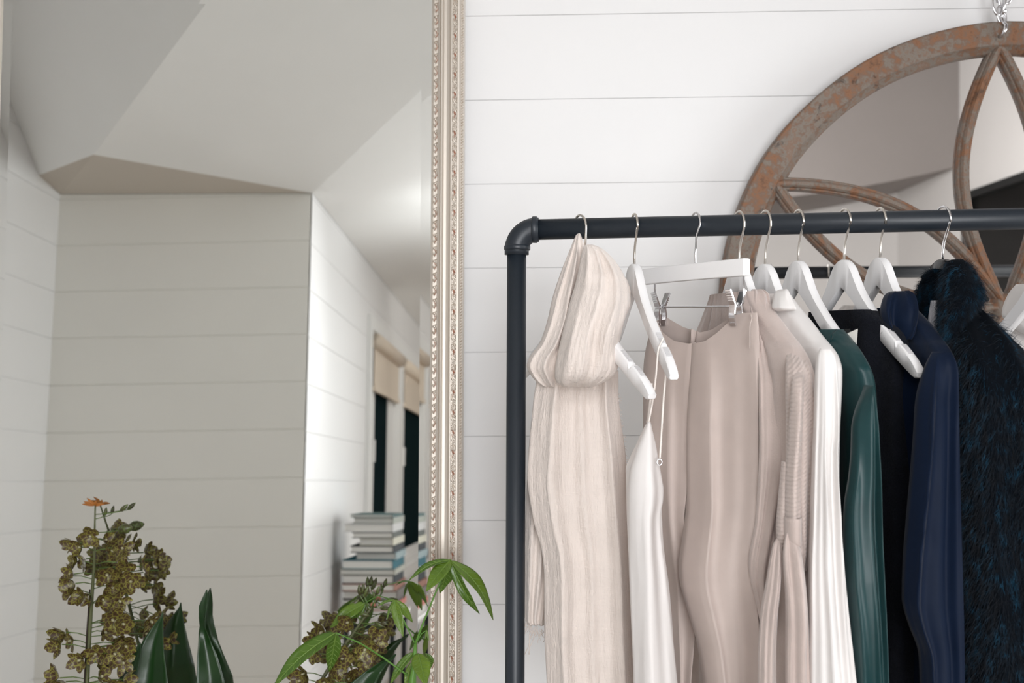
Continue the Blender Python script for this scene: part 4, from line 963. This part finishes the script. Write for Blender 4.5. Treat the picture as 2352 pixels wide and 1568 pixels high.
# off-white blouse at the far right of the rail -----------------
ow = base(0, 0, 0, 'blouse', 'off-white blouse with a draped collar behind the fur coat', 'blouse')
rows = [(652, 2338, 2400, 1.80, .010), (668, 2326, 2420, 1.795, .025), (690, 2315, 2430, 1.79, .034), (712, 2307, 2440, 1.785, .036), (726, 2305, 2440, 1.78, .034), (742, 2318, 2440, 1.78, .028), (762, 2340, 2440, 1.78, .018), (772, 2362, 2430, 1.78, .006)]
tube_part('collar', rows, M['silk'], ow, cap=True, folds=[(1.4, .012, 2.2, 2.5, 's'), (3.0, .004, 2.2, 2.5, 's')], nz=.01, nsc=16, step=3)
rows = [(738, 2312, 2440, 1.83, .012), (770, 2304, 2470, 1.83, .022), (830, 2310, 2520, 1.82, .03), (950, 2320, 2540, 1.82, .035), (1300, 2320, 2540, 1.82, .035), (1760, 2320, 2540, 1.82, .035)]
tube_part('body', rows, M['silk'], ow, cap=True, folds=[(4, .004, 0, .5, 's')], nz=.005, step=8)
hanger(2412, 13, 'white wooden hanger inside the off-white blouse behind the fur coat', drop=.080)

# ------------------------------------------------------------------ plants
def leaf_grid(bpt, tpt, width, nrm, bend=.15, fold_=.25, twist=0.0, prof=None, n=18, m=7, wav=0.0, side_bend=0.0):
    bpt, tpt = Vector(bpt), Vector(tpt); ax = tpt - bpt; L = ax.length; ax.normalize()
    nr = Vector(nrm); nr = (nr - ax*nr.dot(ax)).normalized(); sd = ax.cross(nr); G = []
    for i in range(n + 1):
        t = i/n; c = bpt + ax*(L*t) + nr*(bend*L*(sin(PI*t))) + sd*(side_bend*L*sin(PI*t))
        wd = width/2*(prof(t) if prof else (sin(PI*min(1, t**.75*1.0))**.85*(1 - .15*t) if t < 1 else 0)) + .0002
        a = twist*t; n2 = nr*cos(a) + sd*sin(a); s2 = sd*cos(a) - nr*sin(a); row = []
        for k in range(m):
            u = 2*k/(m - 1) - 1
            row.append(c + s2*(wd*u) + n2*(fold_*wd*(abs(u)**1.3)) + n2*(wav*wd*sin(9*t + 2*u)*abs(u)))
        G.append(row)
    return G
def leaf_part(name, m, parent, *a, label=None, **k):
    mb = MB(); G = leaf_grid(*a, **k); mb.grid(G); rib = MB(); mid = len(G[0])//2; nn = Vector(a[3]).normalized()*.0006
    rib.tube([r_[mid] + nn for r_ in G[:-1]], [.0010*(1 - .8*i/len(G)) for i in range(len(G) - 1)], 5, cap=False)
    for i in range(3, len(G) - 3, 2):         # side veins
        for e in (0, len(G[0]) - 1):
            j = min(len(G) - 1, i + 2); q1 = G[i][mid]; q2 = G[i].__class__(G[j])[e]; md_ = G[min(len(G) - 1, i + 1)][(mid + e)//2]
            rib.tube([q1 + nn*.9, md_ + nn*.9, md_.lerp(q2, .8) + nn*.7], .00026, 4, cap=False)
    mb.merge(rib, 1); return mb.build(name, [m, M['vein']], parent, thick=.0006, label=label)
def mp(px, py, off):
    """a point in front of the leaning mirror, off metres from its glass, on the sight line of a pixel"""
    r = ray(px, py); s = ((MP + MN*off) - CAM).dot(MN)/r.dot(MN); return CAM + r*s
prng = random.Random(21)
def flower(parent, c, face, size, pend, up=UP, petals=5):
    """spotted orchid bloom: five spreading spoon-shaped petals, pale lip, short stalk to the spike"""
    size *= 1.3; face = Vector(face).normalized(); a = face.orthogonal().normalized(); b = face.cross(a); r0 = prng.uniform(0, 6.28)
    mb = MB(); op = prng.uniform(.2, 1.35)
    for k in range(petals):
        th = r0 + 2*PI*k/petals + prng.uniform(-.2, .2); d = a*cos(th) + b*sin(th); d = (d + face*op).normalized()
        L = size*prng.uniform(.85, 1.12)
        mb.grid(leaf_grid(c, c + d*L, L*.62, face, bend=prng.uniform(-.16, -.02), fold_=prng.uniform(.15, .5), n=7, m=5, prof=lambda t: (sin(PI*t**1.25)**.7*.95 + .10*(1 - t)) if t < 1 else 0, wav=.12))
    f = mb.build('flower', M['petal'], parent)
    mb = MB(); mb.blob(c + face*size*.16, (size*.13, size*.10, size*.16), Vector((0, 0, 1)).rotation_difference(face).to_matrix()); mb.build('lip', M['lip'], f)
    mid = (c + pend)/2 + Vector((0, 0, .003)); mb = MB(); mb.tube([pend, mid, c - face*size*.05], [.0009, .0010, .0012], 6); mb.build('flower_stalk', M['pedicel'], f)
    return f
def bud(parent, c, d, L, pend, closed=.42):
    d = Vector(d).normalized(); q = Vector((0, 0, 1)).rotation_difference(d).to_matrix().to_4x4()
    mb = MB(); mb.lathe([(.0003, -L/2), (L*closed*.35, -L*.36), (L*closed*.5, -L*.1), (L*closed*.46, L*.12), (L*closed*.25, L*.36), (.0003, L/2)], Matrix.Translation(c) @ q, 9)
    o = mb.build('bud', M['bud'], parent)
    mb = MB(); mb.tube([pend, (pend + c - d*L/2)/2 + Vector((0, 0, -.001)), c - d*L/2], .0009, 6); mb.build('bud_stalk', M['pedicel'], o)
    return o
def spike_pts(pp, n=40): return [mp(*[pp[min(int(i/n*(len(pp)-1)), len(pp)-2)][a] + (pp[min(int(i/n*(len(pp)-1)), len(pp)-2) + 1][a] - pp[min(int(i/n*(len(pp)-1)), len(pp)-2)][a])*(i/n*(len(pp)-1) - min(int(i/n*(len(pp)-1)), len(pp)-2)) for a in range(3)]) for i in range(n + 1)]
BENCH_Z = 0.34
bench_y = 1.86
bn = empty('plant_bench', (-0.73, bench_y, 0), 'low oak bench in front of the leaning mirror carrying the potted plants', 'bench')
mb = MB(); mb.box((-.57, -.12, BENCH_Z - .03), (.57, .12, BENCH_Z)); mb.build('bench_top', M['oak'], bn, smooth=False, bevel=.003)
for sx in (-.51, .51):
    for sy in (-.09, .09):
        mb = MB(); mb.box((sx - .02, sy - .02, 0), (sx + .02, sy + .02, BENCH_Z - .03)); mb.build('leg', M['oak'], bn, smooth=False)
def potted(name, x, label, cat):
    root = empty(name, (x, bench_y, BENCH_Z), label, cat)
    mb = MB(); mb.lathe([(0, 0), (.062, 0), (.066, .004), (.082, .15), (.086, .155), (.080, .155), (.076, .140), (.0, .140)], None, 28); mb.build('pot', M['pot'], root)
    mb = MB(); mb.lathe([(0, .1445), (.074, .143), (.0765, .139)], None, 24); mb.build('soil', M['soil'], root)
    return root
def unparent_world(root):
    pass
class Local:
    """offset builder: parts of a potted plant are built in world space, then parented with the pot's inverse"""
def wparent(o, root):
    o.parent = root; o.matrix_parent_inverse = Matrix.Translation(root.location).inverted()
xo = mp(300, 1568, .12).x
orchid = potted('orchid', xo, 'potted orchid with an upright spike of brown spotted flowers and dark leaves', 'plant')
def plant_holder(root):
    return root
# everything below is built in world space: collect and re-parent
before = set(bpy.data.objects)
hold = None
S1 = spike_pts([(219, 1160, .012), (216, 1300, .062), (206, 1450, .108), (200, 1568, .14)])
endp = Vector((xo - .01, bench_y, BENCH_Z + .14))
mb = MB(); pts = S1 + [S1[-1].lerp(endp, t) for t in (.3, .6, .85, 1.0)]
mb.tube(pts, [.0016 + .0022*min(1, i/25) for i in range(len(pts))], 8); mb.build('flower_spike', M['spike'], None)
S1b = [p + RT*(-.004) + MN*.003 for p in S1[18:]] + [endp]
mb = MB(); mb.tube(S1b, .0014, 6); mb.build('support_cane', M['soil'], None)
def sp_at(S, py):
    return min(S, key=lambda p: abs(784 - (p - CAM).z/(p - CAM).dot(FW)*F - py))
FL = [(168, 1247, .020), (187, 1256, .021), (208, 1230, .020), (178, 1288, .022), (196, 1284, .023), (168, 1318, .022), (160, 1322, .02), (172, 1340, .022), (165, 1355, .020), (186, 1368, .022), (205, 1365, .019), (255, 1264, .022), (240, 1240, .018), (278, 1258, .020), (268, 1290, .022), (246, 1318, .024), (284, 1312, .024), (300, 1335, .022), (258, 1345, .023), (236, 1375, .020), (273, 1378, .022), (326, 1300, .021), (316, 1330, .017),
      (258, 1422, .023), (283, 1432, .024), (239, 1450, .021), (270, 1477, .023), (150, 1452, .024), (140, 1480, .024), (165, 1470, .020), (186, 1513, .023), (220, 1500, .021), (234, 1520, .022), (280, 1520, .023), (135, 1556, .023), (150, 1566, .022), (228, 1555, .022), (258, 1572, .022), (283, 1560, .022), (345, 1425, .022), (333, 1455, .022), (288, 1482, .022), (262, 1500, .021), (370, 1478, .018)]
for (px, py, sz) in FL:
    s = sp_at(S1, py + 6); r = ray(px, py); off = (s - MP).dot(MN) + prng.uniform(-.018, .030)
    off = max(.016, off)
    if px > 315 and py > 1400: off = .022
    c = mp(px, py, off)
    out = (c - s); out.z = 0
    face = Vector((prng.uniform(-.5, .5), -1.0 if prng.random() < .75 else .4, prng.uniform(-.6, .3))) + out.normalized()*.9
    flower(None, c, face, sz, s)
bud(None, mp(285, 1166, .02), (1, 0, .9), .022, sp_at(S1, 1185)); bud(None, mp(243, 1174, .018), (.2, -.1, 1), .018, sp_at(S1, 1190))
bud(None, mp(288, 1214, .03), (1, -.2, .25), .034, sp_at(S1, 1228), .62)
mb = MB(); tp = S1[0]
for dx, dz, L in ((-1, .35, .024), (-1, .10, .026), (-.8, .75, .022), (1, .1, .020), (.3, 1, .010)):
    d = Vector((dx, -.15, dz)).normalized(); mb.grid(leaf_grid(tp, tp + d*L, .006, (0, -1, .3), bend=.15, fold_=.6, n=8, m=5))
mb.build('dried_flower', M['dry'], None, thick=.0006, label='dried orange flower remnant')
strapprof = lambda t: (min(1, (1 - t)*2.6)**.75)*(.75 + .25*min(1, t*4)) if t < 1 else 0
def strap_leaf(pp, wpx, off_n, fold_=.5, m=M['dleaf'], facing=(.1, -1, .15), tipcol=None, twist=None):
    """pp: centre line pixels (px, py, off, width_px), tip first"""
    G = []; n = 44
    for i in range(n + 1):
        t = i/n*(len(pp) - 1); j = min(int(t), len(pp) - 2); f = t - j; f2 = f*f*(3 - 2*f) if False else f
        q = [pp[j][a] + (pp[j + 1][a] - pp[j][a])*f2 for a in range(len(pp[0]))]
        c = mp(q[0], q[1], q[2]); wd = q[3]/F*(c - CAM).dot(FW)/2; tw = radians(q[4]) if len(q) > 4 else 0
        row = []
        for k in range(9):
            u = k/4 - 1; e = RT*cos(tw) - FW*sin(tw); nn = -FW*cos(tw) - RT*sin(tw)
            row.append(c + e*(wd*u/max(.25, abs(cos(tw)))) + nn*(-fold_*wd*(1 - abs(u)**1.2)))
        G.append(row)
    mb = MB(); mb.grid(G); return mb.build('leaf', m, None, thick=.0008)
strap_leaf([(374, 1405, .055, 2, 0), (371, 1418, .057, 7, 0), (362, 1440, .06, 26, 5), (352, 1470, .065, 48, 8), (345, 1500, .07, 66, 8), (338, 1540, .075, 92, 6), (333, 1568, .08, 108, 4), (322, 1640, .10, 118, 4), (300, 1760, .14, 60, 0), (295, 1900, .20, 30, 0)], 0, 0)
strap_leaf([(322, 1475, .085, 2, 0), (314, 1500, .088, 22, 20), (300, 1540, .092, 36, 20), (288, 1568, .098, 44, 20), (285, 1700, .13, 40, 0), (290, 1900, .2, 24, 0)], 0, 0)
strap_leaf([(475, 1354, .012, 2, 0), (471, 1372, .014, 12, 20), (466, 1392, .016, 21, 25), (464, 1420, .018, 19, 40), (465, 1440, .02, 19, 50), (467, 1455, .022, 24, 20), (471, 1480, .024, 30, -10), (475, 1505, .027, 40, -20), (480, 1540, .031, 52, -15), (483, 1568, .035, 62, -10), (478, 1680, .06, 60, 0), (360, 1880, .2, 28, 0)], 0, 0)
new = [o for o in bpy.data.objects if o not in before and o.parent is None]
for o in new: wparent(o, orchid)

xo2 = mp(720, 1568, .16).x
orchid2 = potted('orchid', xo2, 'potted orchid with an arching budding spike beside the money tree', 'plant')
before = set(bpy.data.objects)
S2 = spike_pts([(857, 1389, .035), (835, 1420, .045), (805, 1462, .06), (770, 1510, .075), (735, 1568, .09), (700, 1640, .12)])
endp = Vector((xo2, bench_y, BENCH_Z + .14)); pts = S2 + [S2[-1].lerp(endp, t) for t in (.3, .6, .85, 1.0)]
mb = MB(); mb.tube(pts, [.0016 + .0022*min(1, i/25) for i in range(len(pts))], 8); mb.build('flower_spike', M['spike'], None)
for (px, py, dx, dz, L, ey) in ((826, 1355, -.05, 1, .024, 1400), (834, 1352, .1, 1, .022, 1398), (842, 1358, .35, 1, .026, 1400), (868, 1356, .3, 1, .020, 1395), (860, 1368, -.2, 1, .018, 1392), (812, 1388, .75, .7, .032, 1425), (835, 1410, .9, -.25, .026, 1430), (872, 1434, .9, -.4, .024, 1445), (862, 1455, .8, .35, .026, 1450), (885, 1396, 1, .05, .024, 1392), (882, 1432, 1, -.2, .016, 1430)):
    bud(None, mp(px, py, .05), (dx, -.15, dz), L, sp_at(S2, ey), .40)
for (px, py, sz) in ((800, 1428, .022), (788, 1440, .021), (742, 1450, .024), (728, 1470, .022), (860, 1470, .022), (838, 1488, .022), (830, 1510, .022), (838, 1530, .020), (785, 1512, .022), (770, 1530, .022), (720, 1500, .020), (700, 1545, .022), (690, 1562, .022), (770, 1562, .022), (800, 1560, .024), (815, 1565, .02), (745, 1565, .02)):
    s = sp_at(S2, py + 10); c = mp(px, py, max(.02, (s - MP).dot(MN) + prng.uniform(-.012, .03))); out = c - s; out.z = 0
    flower(None, c, Vector((prng.uniform(-.5, .5), -1, prng.uniform(-.5, .3))) + out.normalized()*.7, sz, s)
mb = MB(); c = S2[0]; [mb.blob(c + Vector((.003*cos(k), -.001, .003*sin(k))), (.003, .003, .003)) for k in range(4)]; mb.build('spike_tip', M['bole'], None)
strap_leaf([(909, 1502, .10, 3, 0), (900, 1512, .10, 12, 0), (880, 1522, .10, 22, 0), (855, 1545, .10, 40, 0), (835, 1568, .11, 60, 0), (800, 1640, .13, 60, 0), (740, 1800, .18, 30, 0)], 0, 0, fold_=.3)
new = [o for o in bpy.data.objects if o not in before and o.parent is None]
for o in new: wparent(o, orchid2)

xo3 = mp(955, 1568, .16).x + .03
mt = potted('money_tree', xo3, 'young money tree with bright green palm-shaped leaves at the mirror edge', 'plant')
before = set(bpy.data.objects)
stem = [mp(954, 1478, .15), mp(953, 1500, .15), mp(950, 1540, .15), mp(947, 1568, .155), mp(945, 1700, .2), Vector((xo3, bench_y, BENCH_Z + .14))]
mb = MB(); mb.tube(stem, [.0030, .0036, .0055, .0075, .009, .011], 10); mb.build('stem', M['mstem'], None)
def petiole(pp, r=.0013):
    pts = [mp(*q) for q in pp]; out = []
    for i in range(len(pts) - 1):
        out += [pts[i].lerp(pts[i + 1], t/5) for t in range(5)]
    out.append(pts[-1]); mb = MB(); mb.tube(out, [r*(1.35 - .5*i/len(out)) for i in range(len(out))], 7); mb.build('leaf_stalk', M['mstem'], None); return pts[-1]
tipA = petiole([(954, 1478, .15), (972, 1430, .155), (1000, 1362, .16), (1032, 1287, .165)], .0015)
def lf(a, b, wpx, m='mleaf', nrm=(0, -1, .4), bend=.08, fold_=.22, label=None, wav=.10, sb=0.0):
    A, B = mp(*a), mp(*b); leaf_part('leaflet', M[m], None, A, B, wpx/F*(A - CAM).dot(FW), nrm, bend=bend, fold_=fold_, wav=wav, side_bend=sb)
    mb = MB()
A0_ = (1034, 1286, .165)
lf(A0_, (938, 1334, .19), 20, 'mleaf2', (.2, -.5, 1), .14, .3)
lf(A0_, (979, 1358, .215), 40, 'mleaf', (-.25, -1, .35), .05, .2)
lf(A0_, (1010, 1362, .135), 34, 'mleaf2', (.35, -1, .2), .03, .3, wav=.25)
lf(A0_, (1102, 1410, .15), 26, 'mleaf2', (-.3, -.6, .3), .10, .5, wav=.25)
lf(A0_, (1133, 1424, .185), 40, 'mleaf', (.75, -.7, .65), .14, .2)
tipB = petiole([(952, 1476, .15), (935, 1440, .14), (905, 1378, .12)], .0011)
B0_ = (905, 1378, .12)
lf(B0_, (868, 1392, .13), 10, 'mleaf2', (0, -.5, 1), .10, .3); lf(B0_, (889, 1424, .125), 9, 'mleaf2', (-.6, -.7, .1), .06, .3)
lf(B0_, (926, 1462, .14), 25, 'mleaf', (0, -1, .2), .04, .2); lf(B0_, (948, 1429, .11), 22, 'mleaf', (.4, -.8, .4), .08, .25)
tipC = petiole([(936, 1550, .15), (880, 1510, .16), (830, 1478, .18), (772, 1453, .20)], .0014)
C0_ = (772, 1453, .20)
lf(C0_, (626, 1580, .24), 46, 'mleaf2', (-.35, -.8, .6), .10, .28); lf(C0_, (756, 1542, .17), 34, 'mleaf2', (.3, -1, .1), .03, .35)
tipD = petiole([(905, 1378, .12), (885, 1372, .10), (868, 1367, .07), (838, 1385, .05)], .0009)
lf((838, 1385, .05), (758, 1442, .07), 34, 'mleaf', (-.3, -.9, .4), .10, .2); lf((838, 1385, .05), (800, 1422, .045), 26, 'mleaf2', (.2, -1, .2), .06, .25)
lf((960, 1500, .15), (978, 1575, .20), 44, 'mleaf', (.25, -1, .4), .05, .15)
lf((978, 1500, .13), (985, 1540, .12), 30, 'mleaf2', (.3, -1, .1), .03, .3)
lf((950, 1498, .14), (896, 1572, .15), 24, 'mleaf2', (-.5, -.8, .2), .08, .4); lf((948, 1520, .13), (930, 1580, .14), 18, 'mleaf', (-.4, -.9, .2), .05, .4)
petiole([(956, 1476, .15), (968, 1455, .15), (980, 1447, .15)], .0008)
lf((980, 1447, .15), (985, 1471, .155), 5, 'mleaf2', (0, -1, 0), .05, .4); lf((980, 1447, .15), (977, 1466, .15), 4, 'mleaf2', (0, -1, 0), .05, .4)
new = [o for o in bpy.data.objects if o not in before and o.parent is None]
for o in new: wparent(o, mt)

# ------------------------------------------------------------------ book stack and side table, seen in the mirror
BYF = -0.52
def rb(px, py): return RM(px, py, (0, BYF, 0), (0, 1, 0))
tz = rb(880, 1420).z
tbl = empty('side_table', (rb(880, 1440).x, BYF - .2, 0), 'side table with a pale top and dark metal legs under the books', 'table')
tx0, tx1 = rb(786, 1430).x, rb(912, 1430).x; T0 = tbl.location
mb = MB(); mb.box((tx0 - T0.x, -.30, tz - .022), (tx1 - T0.x, .22, tz)); mb.build('table_top', M['tabletop'], tbl, smooth=False, bevel=.002)
mb = MB()
for (a, b) in (((tx0, .18), (tx1, .212)), ((tx0, -.232), (tx1, -.20))): mb.box((a[0] - T0.x, a[1], tz - .050), (b[0] - T0.x, b[1], tz - .022))
mb.build('apron', M['dmetal'], tbl, smooth=False)
for x in (tx0 + .008, tx1 - .030):
    for y in (.19, -.232):
        mb = MB(); mb.box((x - T0.x, y, 0), (x + .022 - T0.x, y + .022, tz - .022)); mb.build('leg', M['dmetal'], tbl, smooth=False)
BK = [(1415, 1398, 791, 904, (.70, .69, .66), 'thick white book with a cream spine at the bottom of the stack'),
      (1398, 1384, 791, 908, (.55, .20, .16), 'book with a faded red spine, second from the bottom of the stack'),
      (1384, 1373, 789, 906, (.10, .10, .10), 'thin charcoal book low in the stack above the red one'),
      (1373, 1354, 786, 912, (.16, .14, .13), 'thick white-paged book with a brown-black spine below the patterned one'),
      (1354, 1338, 786, 907, (.30, .14, .10), 'book with dark covers and a rust patterned spine in the stack'),
      (1338, 1318, 786, 904, (.02, .025, .03), 'white-paged book with a glossy black spine, second under the teal one'),
      (1318, 1305, 780, 907, (.42, .42, .37), 'slim grey-beige book lying right under the teal one'),
      (1305, 1284, 787, 904, (.015, .12, .16), 'teal hardcover book in the middle of the stack'),
      (1284, 1268, 816, 909, (.30, .38, .40), 'blue-grey book lying right on top of the teal one'),
      (1268, 1252, 805, 905, (.03, .035, .04), 'white-paged book with black covers, second above the teal one'),
      (1252, 1235, 824, 903, (.62, .60, .50), 'short cream book, third above the teal one'),
      (1235, 1221, 808, 903, (.12, .13, .12), 'cream-paged book with a dark spine, fourth above the teal one'),
      (1221, 1203, 790, 903, (.60, .60, .60), 'wide pale grey book, third from the top of the stack'),
      (1203, 1188, 810, 903, (.40, .42, .38), 'white book with a mottled spine, second from the top'),
      (1188, 1181, 804, 904, (.10, .16, .16), 'thin dark-covered white book on the very top of the stack')]
z = tz; k_ = (rb(850, 1181).z - tz)/(1415 - 1181)
for i, (ya, yb, xa, xb, colr, lab) in enumerate(BK):
    h = (ya - yb)*k_; x0, x1 = rb(xa, (ya + yb)/2).x, rb(xb, (ya + yb)/2).x; dep = .37 + .02*sin(i*2.1); yf = .012*sin(i*3.7)
    r = empty('book', ((x0 + x1)/2, BYF + yf - dep/2, z), lab, 'book', 'books stacked on the side table')
    cm_ = mat('book_cover', colr, .8, spec=.08); w_ = (x1 - x0)/2; ct = min(.0035, h*.16)
    mb = MB(); mb.box((-w_, -dep/2, 0), (w_, dep/2, ct)); mb.box((-w_, -dep/2, h - ct - .0002), (w_, dep/2, h - .0002)); mb.box((w_ - ct, -dep/2, ct), (w_, dep/2, h - ct)); mb.build('cover', cm_, r, smooth=False)
    mb = MB(); mb.box((-w_ + .005, -dep/2 + .004, ct), (w_ - ct, dep/2 - .004, h - ct)); mb.build('pages', M['page'], r, smooth=False)
    z += h
